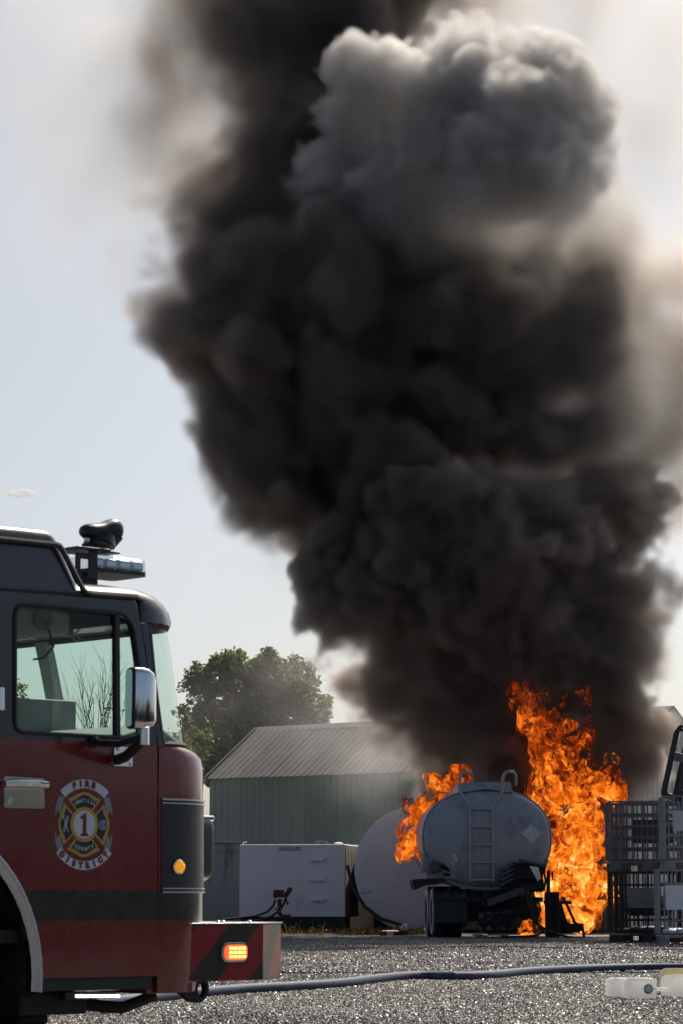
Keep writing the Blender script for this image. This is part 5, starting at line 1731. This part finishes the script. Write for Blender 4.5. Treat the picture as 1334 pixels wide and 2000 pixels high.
def lay(name, pts, r, mat, label, n=10, wob=0.0, seed=0):
    """a hose lying on the yard through picture points, smoothed"""
    g = []
    for px, py in pts:
        Y = 30.0
        for _ in range(30): Y = F_PX * (CAM_Z - gz(Y) - r) / max(4.0, (py - 1757))
        d = ray(px, py)
        g.append(Vector((d.x * Y / d.y, Y, gz(Y) + r)))
    out = []
    for i in range(len(g) - 1):
        p0, p1, p2, p3 = g[max(i - 1, 0)], g[i], g[i + 1], g[min(i + 2, len(g) - 1)]
        m = max(2, int((p2 - p1).length / 0.25))
        for k in range(m):
            t = k / m
            q = 0.5 * ((2 * p1) + (p2 - p0) * t + (2 * p0 - 5 * p1 + 4 * p2 - p3) * t * t + (3 * p1 - p0 - 3 * p2 + p3) * t ** 3)
            q.z = gz(q.y) + r * 0.95
            out.append(q)
    out.append(g[-1])
    return tag(MB().tube(out, r, n).build(name, mat), label, 'hose')


lay('supply_hose', [(60, 1966), (200, 1954), (345, 1939), (455, 1929), (556, 1923.5), (620, 1920), (672, 1916), (725, 1909.5), (765, 1905), (800, 1902.5), (840, 1902), (889, 1903.5), (959, 1901), (1036, 1894), (1153, 1888.5), (1269, 1886), (1400, 1887)], 0.049, M['hose_blue'], 'thick blue fire hose snaking across the gravel from under the fire engine', 14)
M['hose_grey'] = pm('dusty_grey_hose', (0.20, 0.20, 0.215), 0.55, 0, 0.2, 8)
lay('air_line', [(480, 1859), (560, 1856), (640, 1853), (720, 1851), (800, 1848.5), (900, 1847), (1000, 1848), (1100, 1850), (1240, 1852), (1400, 1855)], 0.017, M['hose_black'], 'thin black line lying on the gravel before the tanker', 8)
lay('air_line', [(480, 1831), (570, 1830), (640, 1834), (700, 1836), (800, 1838), (860, 1834), (900, 1833), (960, 1836), (1040, 1842), (1120, 1846), (1250, 1849), (1400, 1852)], 0.015, M['hose_grey'], 'thin grey line curling past the tanker wheels', 8)
# ---------------------------------------------------------------- smoke and fire (fields worked out voxel by voxel)
def bspline_rows(n_out, n_cells, off):
    t = np.linspace(0, n_cells, n_out, dtype=np.float32) + off
    i = np.floor(t).astype(int)
    f = t - i
    W = np.zeros((n_out, int(i.max()) + 5), np.float32)
    r = np.arange(n_out)
    W[r, i] = (1 - f) ** 3 / 6
    W[r, i + 1] = (3 * f ** 3 - 6 * f ** 2 + 4) / 6
    W[r, i + 2] = (-3 * f ** 3 + 3 * f ** 2 + 3 * f + 1) / 6
    W[r, i + 3] = f ** 3 / 6
    return W


def noise3(shape, cells, rg):
    """smooth band-limited noise of unit variance; cells = lattice cells along each axis"""
    Ws = [bspline_rows(n, c, 0.37) for n, c in zip(shape, cells)]
    a = rg.standard_normal([W.shape[1] for W in Ws], dtype=np.float32)
    a = np.tensordot(Ws[2], a, axes=(1, 2))          # z x y
    a = np.tensordot(Ws[1], a, axes=(1, 2))          # y z x
    a = np.tensordot(Ws[0], a, axes=(1, 2))          # x y z
    return a / 0.34


class Field:
    """a box of voxels in the world"""
    def __init__(s, lo, hi, vox, seed):
        s.lo, s.hi = np.array(lo, np.float32), np.array(hi, np.float32)
        s.n = [int(round((h - l) / vox)) + 1 for l, h in zip(lo, hi)]
        s.hi = s.lo + vox * (np.array(s.n, np.float32) - 1)
        s.vox = vox
        s.ax = [np.linspace(l, h, n, dtype=np.float32) for l, h, n in zip(s.lo, s.hi, s.n)]
        s.rg = np.random.default_rng(seed)

    def noise(s, size, stretch=(1, 1, 1)):
        c = [max(1.0, float(h - l) / (size * k)) for l, h, k in zip(s.lo, s.hi, stretch)]
        return noise3(s.n, c, s.rg)

    def warp(s, parts):
        """coordinates displaced by turbulence: parts = [(size, amplitude), ...]"""
        out = []
        for k in range(3):
            sh = [1, 1, 1]
            sh[k] = s.n[k]
            w = np.broadcast_to(s.ax[k].reshape(sh), s.n).copy()
            for size, amp in parts:
                w += amp * s.noise(size)
            out.append(w)
        s.W = out
        s.pad = sum(a for _z, a in parts) * 2.2

    def splat(s, balls, base=-9.0):
        """inside distance of a union of ellipsoids (x, y, z, r, squash in y)"""
        f = np.full(s.n, base, np.float32)
        for x, y, z, r, q in balls:
            sl = []
            for k, (c, e) in enumerate(zip((x, y, z), (r, r * q, r))):
                m = e * 1.35 + s.pad + 0.1
                a = int((c - m - s.lo[k]) / s.vox)
                b = int((c + m - s.lo[k]) / s.vox) + 2
                sl.append(slice(max(a, 0), max(min(b, s.n[k]), 0)))
            sl = tuple(sl)
            X, Y, Z = (w[sl] for w in s.W)
            if X.size == 0:
                continue
            d = np.sqrt((X - x) ** 2 + ((Y - y) / q) ** 2 + (Z - z) ** 2)
            v = f[sl]
            np.maximum(v, r - d, out=v)
        return f


def children(balls, n, k, rg, up=0.0, out=0.86):
    """smaller puffs budding from the surface of bigger ones"""
    res = []
    for x, y, z, r, q in balls:
        for _ in range(n):
            v = rg.normal(size=3)
            v /= np.linalg.norm(v) + 1e-6
            v[2] += up
            rr = r * k * rg.uniform(0.6, 1.25)
            res.append((x + v[0] * r * out, y + v[1] * r * out * q, z + v[2] * r * out, rr, 1.0))
    return res


def sstep(a, lo, hi):
    t = np.clip((a - lo) / (hi - lo), 0, 1)
    return t * t * (3 - 2 * t)


def balls_px(rows):
    """puffs given as (photo x, photo y, metres ahead, radius in photo pixels, squash)"""
    out = []
    for px, py, Y, r, *q in rows:
        p = P(px, py, Y)
        out.append((p.x, p.y, p.z, r * Y / F_PX, q[0] if q else 0.8))
    return out


def field_object(name, fld, dens, vol_mat=None, shells=()):
    """an object holding a voxel field: its volume (if vol_mat) and skins of it (threshold, voxel, material)"""
    me = bpy.data.meshes.new(name)
    me.vertices.add(dens.size)
    at = me.attributes.new('density_value', 'FLOAT', 'POINT')
    at.data.foreach_set('value', np.ascontiguousarray(dens, np.float32).ravel())
    for mt in ([vol_mat] if vol_mat else []) + [s_[2] for s_ in shells]:
        me.materials.append(mt)
    o = bpy.data.objects.new(name, me)
    col.objects.link(o)
    ng = bpy.data.node_groups.new(name, 'GeometryNodeTree')
    ng.interface.new_socket('Geometry', in_out='INPUT', socket_type='NodeSocketGeometry')
    ng.interface.new_socket('Geometry', in_out='OUTPUT', socket_type='NodeSocketGeometry')
    N, L = ng.nodes, ng.links
    gi, go = N.new('NodeGroupInput'), N.new('NodeGroupOutput')
    pos = N.new('GeometryNodeInputPosition')
    sub = N.new('ShaderNodeVectorMath'); sub.operation = 'SUBTRACT'
    L.new(pos.outputs[0], sub.inputs[0]); sub.inputs[1].default_value = [float(v) for v in fld.lo]
    scl = N.new('ShaderNodeVectorMath'); scl.operation = 'SCALE'
    L.new(sub.outputs[0], scl.inputs[0]); scl.inputs['Scale'].default_value = 1.0 / fld.vox
    add = N.new('ShaderNodeVectorMath'); add.operation = 'ADD'
    L.new(scl.outputs[0], add.inputs[0]); add.inputs[1].default_value = (0.5, 0.5, 0.5)
    flo = N.new('ShaderNodeVectorMath'); flo.operation = 'FLOOR'
    L.new(add.outputs[0], flo.inputs[0])
    sep = N.new('ShaderNodeSeparateXYZ'); L.new(flo.outputs[0], sep.inputs[0])
    ints = []
    for k in range(3):
        n = N.new('FunctionNodeFloatToInt')
        L.new(sep.outputs[k], n.inputs[0]); ints.append(n)

    def imath(op, a, b):
        n = N.new('FunctionNodeIntegerMath'); n.operation = op
        for i, v in enumerate((a, b)):
            if isinstance(v, int): n.inputs[i].default_value = v
            else: L.new(v, n.inputs[i])
        return n.outputs[0]
    t = imath('ADD', imath('MULTIPLY', ints[0].outputs[0], fld.n[1]), ints[1].outputs[0])
    t = imath('ADD', imath('MULTIPLY', t, fld.n[2]), ints[2].outputs[0])
    na = N.new('GeometryNodeInputNamedAttribute'); na.data_type = 'FLOAT'; na.inputs[0].default_value = 'density_value'
    si = N.new('GeometryNodeSampleIndex'); si.data_type = 'FLOAT'; si.domain = 'POINT'; si.clamp = True
    L.new(gi.outputs[0], si.inputs['Geometry'])
    L.new(na.outputs['Attribute'], si.inputs['Value'])
    L.new(t, si.inputs['Index'])
    vc = N.new('GeometryNodeVolumeCube')
    L.new(si.outputs[0], vc.inputs['Density'])
    vc.inputs['Min'].default_value = [float(v) for v in fld.lo]
    vc.inputs['Max'].default_value = [float(v) for v in fld.hi]
    for k, a in enumerate('XYZ'):
        vc.inputs['Resolution ' + a].default_value = fld.n[k]
    outs = []
    if vol_mat:
        sm = N.new('GeometryNodeSetMaterial'); sm.inputs['Material'].default_value = vol_mat
        L.new(vc.outputs[0], sm.inputs['Geometry'])
        outs.append(sm.outputs[0])
    for thr, vx, mt in shells:
        vm = N.new('GeometryNodeVolumeToMesh')
        vm.resolution_mode = 'VOXEL_SIZE'
        vm.inputs['Voxel Size'].default_value = vx
        vm.inputs['Threshold'].default_value = thr
        L.new(vc.outputs[0], vm.inputs['Volume'])
        s2 = N.new('GeometryNodeSetMaterial'); s2.inputs['Material'].default_value = mt
        L.new(vm.outputs[0], s2.inputs['Geometry'])
        s3 = N.new('GeometryNodeSetShadeSmooth'); L.new(s2.outputs[0], s3.inputs[0])
        outs.append(s3.outputs[0])
    j = N.new('GeometryNodeJoinGeometry')
    for x in outs: L.new(x, j.inputs[0])
    L.new(j.outputs[0], go.inputs[0])
    o.modifiers.new('voxels', 'NODES').node_group = ng
    return o


def smoke_mat(name, albedo, scale, aniso):
    m = bpy.data.materials.new(name)
    m.use_nodes = True
    N, L = m.node_tree.nodes, m.node_tree.links
    N.clear()
    out = N.new('ShaderNodeOutputMaterial')
    pv = N.new('ShaderNodeVolumePrincipled')
    pv.inputs['Color'].default_value = (*albedo, 1)
    pv.inputs['Density'].default_value = scale
    pv.inputs['Anisotropy'].default_value = aniso
    L.new(pv.outputs[0], out.inputs['Volume'])
    return m



# --- the plume: a black column, crisp black billows under it, a pale sunlit puff in front, brown thin smoke around
column_rows = [
    (545, 880, 61.2, 132), (445, 800, 61.2, 100), (480, 850, 61.2, 95), (520, 950, 61.2, 78), (600, 960, 61, 72), (660, 985, 61, 70), (730, 960, 61, 80), (435, 705, 61.3, 105), (460, 640, 61.4, 120), (392, 785, 61.3, 52), (440, 855, 61.3, 62), (435, 560, 61.6, 95), (500, 660, 61.2, 172), (700, 790, 61.4, 200), (700, 600, 61, 215), (850, 740, 61.6, 190), (640, 920, 61.2, 85),
    (500, 430, 61.8, 135), (545, 290, 62.2, 140), (500, 140, 62.6, 140), (575, 80, 62.8, 120), (640, 160, 62.6, 140), (760, 10, 63.4, 95), (440, 560, 61.4, 110), (470, 300, 62, 110),
    (800, 540, 61, 190), (760, 420, 61.4, 140), (960, 840, 61.6, 110), (880, 600, 61.4, 140), (930, 480, 61.6, 120), (1040, 640, 62, 100), (1010, 740, 61.8, 110), (1020, 880, 61.3, 95), (1095, 845, 61.6, 85), (440, 190, 62.4, 115), (430, 80, 62.7, 110), (470, -60, 63, 150), (620, -110, 63.2, 150), (760, -120, 63.4, 140), (540, 20, 62.9, 120),
]
billow_rows = [
    (1010, 1440, 60, 135), (1165, 1395, 60.3, 92), (890, 1490, 61, 78), (1130, 1500, 61, 98), (960, 1340, 60, 150), (1195, 1450, 60.3, 50), (1190, 1540, 60, 36),
    (1110, 1290, 60, 145), (920, 1200, 59.8, 150), (1120, 1140, 59.4, 150), (760, 1150, 60, 140), (880, 1060, 59.2, 150), (690, 1170, 60.2, 85),
    (1090, 1050, 58.9, 125), (1200, 1100, 59.6, 90), (1240, 1180, 60, 70), (1185, 985, 59.7, 75), (1000, 1020, 59, 120), (680, 1080, 60, 92), (800, 1260, 60.3, 90), (1250, 1060, 60, 62), (1235, 950, 60, 62), (1265, 1005, 60.3, 55), (1180, 940, 60, 60), (840, 960, 59.8, 90), (760, 1020, 60, 90), (1100, 960, 59.6, 60),
    (860, 1330, 60.4, 85), (755, 1330, 60.5, 76), (740, 1375, 60.8, 50), (800, 1415, 60.7, 66), (850, 1450, 60.8, 66), (690, 1260, 60.5, 55), (1240, 1290, 60.4, 45),
]
puff_rows = [
    (700, 245, 59.3, 105), (725, 180, 59.2, 88), (620, 325, 59.3, 72), (580, 350, 59.4, 45), (665, 150, 59.3, 45), (760, 130, 59.3, 50), (870, 200, 59.0, 115), (980, 185, 58.9, 125), (930, 110, 59.0, 60), (1040, 110, 59, 60), (1080, 230, 58.9, 105), (1130, 160, 59.1, 55), (780, 320, 59.1, 120),
    (980, 330, 58.9, 155), (850, 370, 59.0, 150), (680, 390, 59.4, 85), (1080, 390, 59.3, 115), (960, 450, 59.5, 110), (600, 410, 59.5, 45),
]
brown_rows = [
    (1060, 640, 61.8, 190), (1180, 760, 62, 190), (1310, 850, 62.4, 150), (1300, 690, 62.8, 150), (1130, 500, 62, 170), (1240, 580, 62.6, 110), (1080, 820, 61.6, 150), (1220, 900, 61.6, 120), (1000, 520, 61.6, 130), (1160, 380, 62.2, 110), (1340, 960, 62.4, 90), (1340, 780, 62.4, 120), (1320, 500, 62.8, 110), (1200, 970, 62, 120),
    (930, 920, 61, 95), (1010, 940, 61, 90), (1100, 920, 61.2, 90),
    (345, 250, 62.4, 105), (325, 110, 62.6, 110), (400, 470, 62, 110), (385, 320, 62.4, 115), (370, 170, 62.6, 115), (390, 30, 63, 120), (330, 580, 61.8, 60), (560, -20, 63.4, 120), (880, -60, 63.8, 160), (1010, -40, 63.8, 130), (400, -110, 63.4, 140),
    (730, 1340, 61, 60), (760, 1400, 61.5, 50), (640, 1010, 60.8, 60), (1000, 1190, 59.6, 60), (1200, 1240, 60.2, 60), (1240, 1330, 60.6, 40), (380, 870, 61.4, 45), (620, 1020, 61, 50), (1290, 1000, 61, 50),
]
mist_rows = [
    (540, 1400, 65, 130), (430, 1380, 65.5, 120), (600, 1340, 64.5, 110), (480, 1300, 65.5, 90), (650, 1440, 64, 90), (400, 1470, 66, 70), (700, 1300, 63, 120),
    (60, 60, 63, 260), (120, 300, 63, 200), (40, 460, 63, 140),
]
thin_rows = [
    (240, 60, 62.5, 200), (230, 280, 62.5, 190), (260, 480, 62, 140), (220, 420, 62, 120), (300, 160, 62.5, 180), (300, 340, 62.4, 160), (60, 40, 63, 170), (30, 220, 63, 120), (280, 600, 61.8, 60),
    (1270, 150, 62.5, 260), (1290, 420, 62.5, 220), (1180, 20, 63, 220), (1330, 300, 62, 200), (1000, -20, 62, 150), (1230, 600, 62, 190), (1310, 740, 62, 170),
    (1300, 880, 62, 150), (520, 1020, 61, 100), (400, 940, 61.5, 65), (640, 1000, 60.5, 110), (600, 1430, 64, 70), (540, 1410, 64, 60),
    (660, 1350, 63, 110), (760, 1430, 62.5, 100), (860, 1440, 62, 80), (560, 1150, 62, 110), (600, 1270, 62, 90),
    (1290, 1400, 62, 70), (1270, 1480, 61.5, 60), (1280, 1250, 61, 80), (790, 1620, 60.3, 60), (770, 1560, 60.6, 60), (830, 1520, 61, 60), (1290, 1540, 60.5, 40), (1000, 1180, 59, 120),
    (1185, 1640, 57.6, 34), (1180, 1570, 57.6, 34), (1190, 1700, 57.6, 26), (1140, 1385, 57.4, 45), (1060, 1365, 57.4, 35), (1180, 1440, 57.6, 40),
]


def box_of(rows, pad):
    b = balls_px(rows)
    return [min(q[k] - q[3] * (q[4] if k == 1 else 1) for q in b) - pad for k in range(3)], [max(q[k] + q[3] * (q[4] if k == 1 else 1) for q in b) + pad for k in range(3)]


def puffs(fld, rows, n1, n2, rough, fine, k1=0.42):
    balls = balls_px(rows)
    l1 = children(balls, n1, k1, fld.rg)
    l2 = children(l1, n2, 0.45, fld.rg) if n2 else []
    f = fld.splat(balls + l1 + l2, -2.0)
    for size, amp in fine:
        f += rough * amp * fld.noise(size)
    return f


def finish(fld, d):
    d[d < 0.004] = 0
    d[0] = d[-1] = d[:, 0] = d[:, -1] = d[:, :, 0] = d[:, :, -1] = 0
    d *= 1 + 0.01 * fld.rg.random(d.shape, dtype=np.float32)       # no two voxels quite alike
    return d


def soot_core(name, c):
    return pm(name, c, 0.95, 0, 0.2, 2.0, spec=0.0)


core = soot_core('dense_soot', (0.03, 0.029, 0.029))
m_dark = smoke_mat('soot_smoke', (0.55, 0.49, 0.45), 4.8, 0.45)
m_puff = smoke_mat('pale_smoke', (0.94, 0.91, 0.885), 3.9, 0.40)
m_brown = smoke_mat('brown_smoke', (0.76, 0.70, 0.645), 1.9, 0.45)
m_thin = smoke_mat('thin_smoke', (0.77, 0.75, 0.73), 0.34, 0.36)

lo, hi = box_of(column_rows, 1.7)
f_ = Field(lo, (hi[0], hi[1], 23.4), 0.083, 3)
f_.warp([(2.6, 0.30), (1.0, 0.15), (0.42, 0.05)])
tone = f_.noise(1.5) * 0.6 + f_.noise(0.7) * 0.3
fd = puffs(f_, column_rows, 16, 6, 0.26, ((0.9, 0.40), (0.42, 0.34), (0.24, 0.2)))
X = f_.ax[0].reshape(-1, 1, 1)
Z = f_.ax[2].reshape(1, 1, -1)
ragged = sstep(X, 0.5, -3.5) * sstep(Z, 12.5, 17)                     # the upper left flank frays, the rest keeps its edge
soft = np.clip(0.38 + 0.25 * tone + 0.9 * ragged, 0.13, 2.0)
d = np.clip((fd + 0.12) / soft, 0, 1) ** 1.5
d += 0.05 * np.clip(fd - 1.0, 0, 3)
o = field_object('black_smoke', f_, finish(f_, d), m_dark, [(1.035, 0.18, core)])
tag(o, 'huge column of black oil smoke rising high over the fire', 'smoke', kind='stuff')

lo, hi = box_of(billow_rows, 0.5)
f_ = Field(lo, hi, 0.047, 4)
f_.warp([(1.8, 0.20), (0.8, 0.12), (0.34, 0.055), (0.15, 0.02)])
tone = f_.noise(1.2) * 0.6 + f_.noise(0.55) * 0.3
fd = puffs(f_, billow_rows, 18, 7, 0.20, ((0.6, 0.36), (0.28, 0.32), (0.14, 0.26)))
d = np.clip((fd + 0.05) / np.clip(0.28 + 0.22 * tone, 0.10, 0.9), 0, 1) ** 1.4
d += 0.05 * np.clip(fd - 1.0, 0, 3)
o = field_object('black_smoke', f_, finish(f_, d), m_dark, [(1.02, 0.15, core)])
tag(o, 'dense black smoke billows boiling up right above the burning tanker', 'smoke', kind='stuff')

lo, hi = box_of(puff_rows, 0.5)
f_ = Field(lo, hi, 0.041, 5)
f_.warp([(1.8, 0.20), (0.8, 0.12), (0.34, 0.06), (0.15, 0.022)])
tone = f_.noise(1.2) * 0.6 + f_.noise(0.55) * 0.3
fd = puffs(f_, puff_rows, 22, 8, 0.17, ((0.6, 0.34), (0.28, 0.32), (0.14, 0.28)), 0.38)
X = f_.ax[0].reshape(-1, 1, 1)
Z = f_.ax[2].reshape(1, 1, -1)
low = sstep(Z, 16.2, 14.2)                                         # it thins out towards its foot
d = np.clip((fd + 0.03) / np.clip(0.30 + 0.2 * tone + 0.9 * low, 0.10, 1.6), 0, 1) ** 1.3
d *= 1 - 0.6 * low
o = field_object('grey_smoke', f_, finish(f_, d), m_puff)
tag(o, 'pale sunlit cauliflower of smoke in front of the black column', 'smoke', kind='stuff')

f_ = Field((-7.5, 56.6, 3.0), (9.6, 67.2, 23.6), 0.107, 6)
f_.warp([(2.6, 0.34), (1.0, 0.18), (0.5, 0.06)])
tone = f_.noise(1.5) * 0.6 + f_.noise(0.7) * 0.35
fb = puffs(f_, brown_rows, 14, 5, 0.34, ((0.9, 0.40), (0.45, 0.34)))
d = np.clip((fb + 0.25) / 1.3, 0, 1) ** 1.5 * np.clip(0.9 + 0.5 * tone, 0.1, 1.8)
o = field_object('brown_smoke', f_, finish(f_, d), m_brown)
tag(o, 'brown grey smoke trailing off to the right of the black column', 'smoke', kind='stuff')

f_ = Field((-9.6, 55.6, 0.6), (9.9, 67.9, 23.9), 0.151, 8)
f_.warp([(2.6, 0.34), (1.0, 0.18), (0.5, 0.06)])
tone = f_.noise(1.5) * 0.6 + f_.noise(0.7) * 0.35
ft_ = puffs(f_, thin_rows, 10, 0, 0.30, ((0.9, 0.4), (0.45, 0.3)))
fm_ = puffs(f_, mist_rows, 0, 0, 0.12, ((0.9, 0.4),))
d = np.clip((ft_ + 0.35) / 1.6, 0, 1) ** 1.5 * np.clip(0.75 + 0.4 * tone, 0.1, 1.6)
d = np.maximum(d, 0.23 * np.clip((fm_ + 0.7) / 2.2, 0, 1) ** 1.4 * np.clip(0.9 + 0.25 * tone, 0.3, 1.4))
o = field_object('thin_smoke', f_, finish(f_, d), m_thin)
tag(o, 'thin pale smoke drifting round the plume and over the shed', 'smoke', kind='stuff')
del d, fd, fb, ft_, fm_, tone, soft, ragged


# --- flames
def flame_mat(name, cover, hot, scale):
    m, N, L, B = new_mat(name)
    N.remove(B)
    out = N['Material Output']
    tc = N.new('ShaderNodeTexCoord')
    vec = tc.outputs['Object']
    w1 = noise_node(N, L, vec, 2.2, 3, 0.5)
    off = N.new('ShaderNodeVectorMath'); off.operation = 'SCALE'; off.inputs['Scale'].default_value = 0.55
    L.new(w1.outputs['Color'], off.inputs[0])
    ad = N.new('ShaderNodeVectorMath'); ad.operation = 'ADD'
    L.new(vec, ad.inputs[0]); L.new(off.outputs[0], ad.inputs[1])
    v2 = ad.outputs[0]
    n1 = noise_node(N, L, v2, scale, 6, 0.62, (1, 1, 0.62), 0.8)
    n2 = noise_node(N, L, v2, scale * 0.33, 3, 0.5, (1, 1, 0.7), 0.4)
    rg = N.new('ShaderNodeTexNoise'); rg.noise_type = 'RIDGED_MULTIFRACTAL'
    rg.inputs['Scale'].default_value, rg.inputs['Detail'].default_value = scale * 0.8, 5
    L.new(v2, rg.inputs['Vector'])
    ri = mathn(N, L, 'MULTIPLY', rg.outputs[0], 0.22)
    t = mathn(N, L, 'ADD', mathn(N, L, 'MULTIPLY', n1.outputs['Fac'], 0.62), mathn(N, L, 'MULTIPLY', n2.outputs['Fac'], 0.92))
    t = mathn(N, L, 'ADD', mathn(N, L, 'ADD', t, ri), hot - 0.07)
    sp = N.new('ShaderNodeSeparateXYZ'); L.new(vec, sp.inputs[0])
    hgt = N.new('ShaderNodeMapRange')
    hgt.inputs['From Min'].default_value, hgt.inputs['From Max'].default_value = 0.0, 5.0
    hgt.inputs['To Min'].default_value, hgt.inputs['To Max'].default_value = 0.15, -0.13
    L.new(sp.outputs[2], hgt.inputs['Value'])
    t = mathn(N, L, 'ADD', t, hgt.outputs[0])
    t = mathn(N, L, 'ADD', mathn(N, L, 'MULTIPLY', mathn(N, L, 'SUBTRACT', t, 0.80), 1.25), 0.71)
    r = ramp(N, L, t, [(0.36, (0.03, 0.004, 0.001)), (0.52, (0.16, 0.018, 0.002)), (0.66, (0.56, 0.090, 0.005)), (0.80, (0.92, 0.23, 0.016)), (0.92, (1.0, 0.42, 0.07)), (1.0, (1.0, 0.66, 0.24))])
    m.cycles.emission_sampling = 'NONE'
    em = N.new('ShaderNodeEmission'); em.inputs['Strength'].default_value = 1.35
    L.new(r.outputs[0], em.inputs['Color'])
    if cover < 1:
        tr = N.new('ShaderNodeBsdfTransparent')
        n3 = noise_node(N, L, v2, scale * 0.9, 5, 0.6, (1, 1, 0.6))
        a = ramp(N, L, n3.outputs['Fac'], [(0.5 - (cover - 0.5) * 0.35 - 0.05, (0, 0, 0)), (0.5 - (cover - 0.5) * 0.35 + 0.07, (1, 1, 1))])
        mx = N.new('ShaderNodeMixShader')
        L.new(a.outputs[0], mx.inputs[0]); L.new(tr.outputs[0], mx.inputs[1]); L.new(em.outputs[0], mx.inputs[2])
        L.new(mx.outputs[0], out.inputs['Surface'])
    else:
        L.new(em.outputs[0], out.inputs['Surface'])
    return m


fl_out = flame_mat('flame_outer', 0.35, -0.08, 7.0)
fl_mid = flame_mat('flame_middle', 0.60, 0.01, 6.0)
fl_in = flame_mat('flame_heart', 1.0, 0.075, 5.0)


def flame(name, rows, label, seed, vox=0.032, n1=14, n2=5, amp=1.0, base=None):
    balls = balls_px(rows)
    lo = [min(b[k] - b[3] * (b[4] if k == 1 else 1) for b in balls) - 0.3 for k in range(3)]
    hi = [max(b[k] + b[3] * (b[4] if k == 1 else 1) for b in balls) + 0.3 for k in range(3)]
    lo[2] = max(lo[2], gz(57) + 0.01)
    f_ = Field(lo, hi, vox, seed)
    f_.warp([(0.8, 0.16 * amp), (0.32, 0.075 * amp), (0.14, 0.030 * amp)])
    l1 = children(balls, n1, 0.38, f_.rg, 0.5)
    l2 = children(l1, n2, 0.45, f_.rg, 0.5)
    f = f_.splat(balls + l1 + l2, -0.5)
    f += amp * (0.05 * f_.noise(0.22, (1, 1, 1.8)) + 0.03 * f_.noise(0.1, (1, 1, 1.6)))
    f[:, :, -1] = f[:, :, 0] = f[0] = f[-1] = f[:, 0] = f[:, -1] = -0.5
    o = field_object(name, f_, np.clip(f + 0.5, 0, None), None, [(0.50, vox * 1.15, fl_out), (0.57, vox * 1.15, fl_mid), (0.66, vox * 1.4, fl_in)])
    return tag(o, label, 'flame', 'flames around the burning tanker')


flame('flame', [(1005, 1380, 58.4, 24), (1030, 1395, 58.4, 28), (1075, 1395, 58.6, 24), (1110, 1390, 58.7, 24), (1060, 1410, 58.5, 30), (1135, 1425, 58.6, 26), (1020, 1430, 58.4, 26), (1060, 1440, 58.4, 42), (1050, 1480, 58.3, 26), (1100, 1450, 58.4, 34), (1092, 1505, 58.2, 42), (1130, 1490, 58.2, 36),
    (1180, 1510, 58.2, 24), (1165, 1540, 58.0, 36), (1195, 1525, 58.2, 16), (1110, 1560, 57.8, 50), (1095, 1620, 57.6, 40), (1140, 1600, 57.6, 36), (1120, 1670, 57.4, 46), (1105, 1720, 57.3, 40), (1145, 1730, 57.3, 38),
    (1130, 1780, 57.2, 50), (1165, 1800, 57.2, 34), (1105, 1815, 57.2, 26), (1180, 1822, 57.2, 20), (1155, 1825, 57.2, 26), (1190, 1760, 57.4, 16)], 'tall roaring orange flame at the right side of the tanker', 31)
flame('flame', [(880, 1540, 58.6, 24), (850, 1545, 58.4, 22), (860, 1570, 58.3, 26), (832, 1585, 58.0, 24), (815, 1620, 57.8, 28), (793, 1645, 57.7, 22), (822, 1655, 57.7, 24), (780, 1662, 57.7, 13), (834, 1690, 57.6, 15), (846, 1705, 57.5, 10)], 'orange flame licking out from the left side of the tanker', 32, 0.028)
flame('flame', [(1000, 1822, 57.4, 12), (1020, 1815, 57.4, 18), (1036, 1812, 57.4, 16), (1030, 1800, 57.4, 10), (1010, 1828, 57.4, 10), (985, 1829, 57.4, 5)], 'small bright flame burning on the ground under the tanker', 33, 0.02, 10, 4, 0.6)
flame('flame', [(878, 1722, 57.2, 9), (895, 1727, 57.2, 10), (910, 1730, 57.2, 7), (858, 1728, 57.4, 6)], 'little flame above the tanker wheels', 34, 0.02, 8, 3, 0.5)
flame('flame', [(1062, 1728, 57.2, 6), (1065, 1733, 57.2, 6), (1064, 1745, 57.2, 6)], 'thin flame between the charred bars, just left of the rear post', 35, 0.02, 8, 3, 0.5)
flame('flame', [(1080, 1790, 57.0, 7), (1083, 1776, 57.0, 6), (1081, 1804, 57.0, 7)], 'low flame between the rear post and the charred stand', 39, 0.02, 8, 3, 0.5)
flame('flame', [(1150, 1378, 58.9, 8), (1163, 1382, 58.9, 10), (1172, 1390, 58.9, 7)], 'small loose lick of flame above the tall one, dulled by smoke', 36, 0.02, 8, 3, 0.6)
flame('flame', [(892, 1496, 59.4, 8), (905, 1500, 59.4, 9), (916, 1498, 59.4, 6)], 'faint red lick of flame above the tanker top', 37, 0.02, 8, 3, 0.6)
flame('flame', [(1188, 1474, 58.4, 5), (1192, 1478, 58.4, 5)], 'tiny detached flame right of the tall one', 38, 0.016, 6, 3, 0.4)
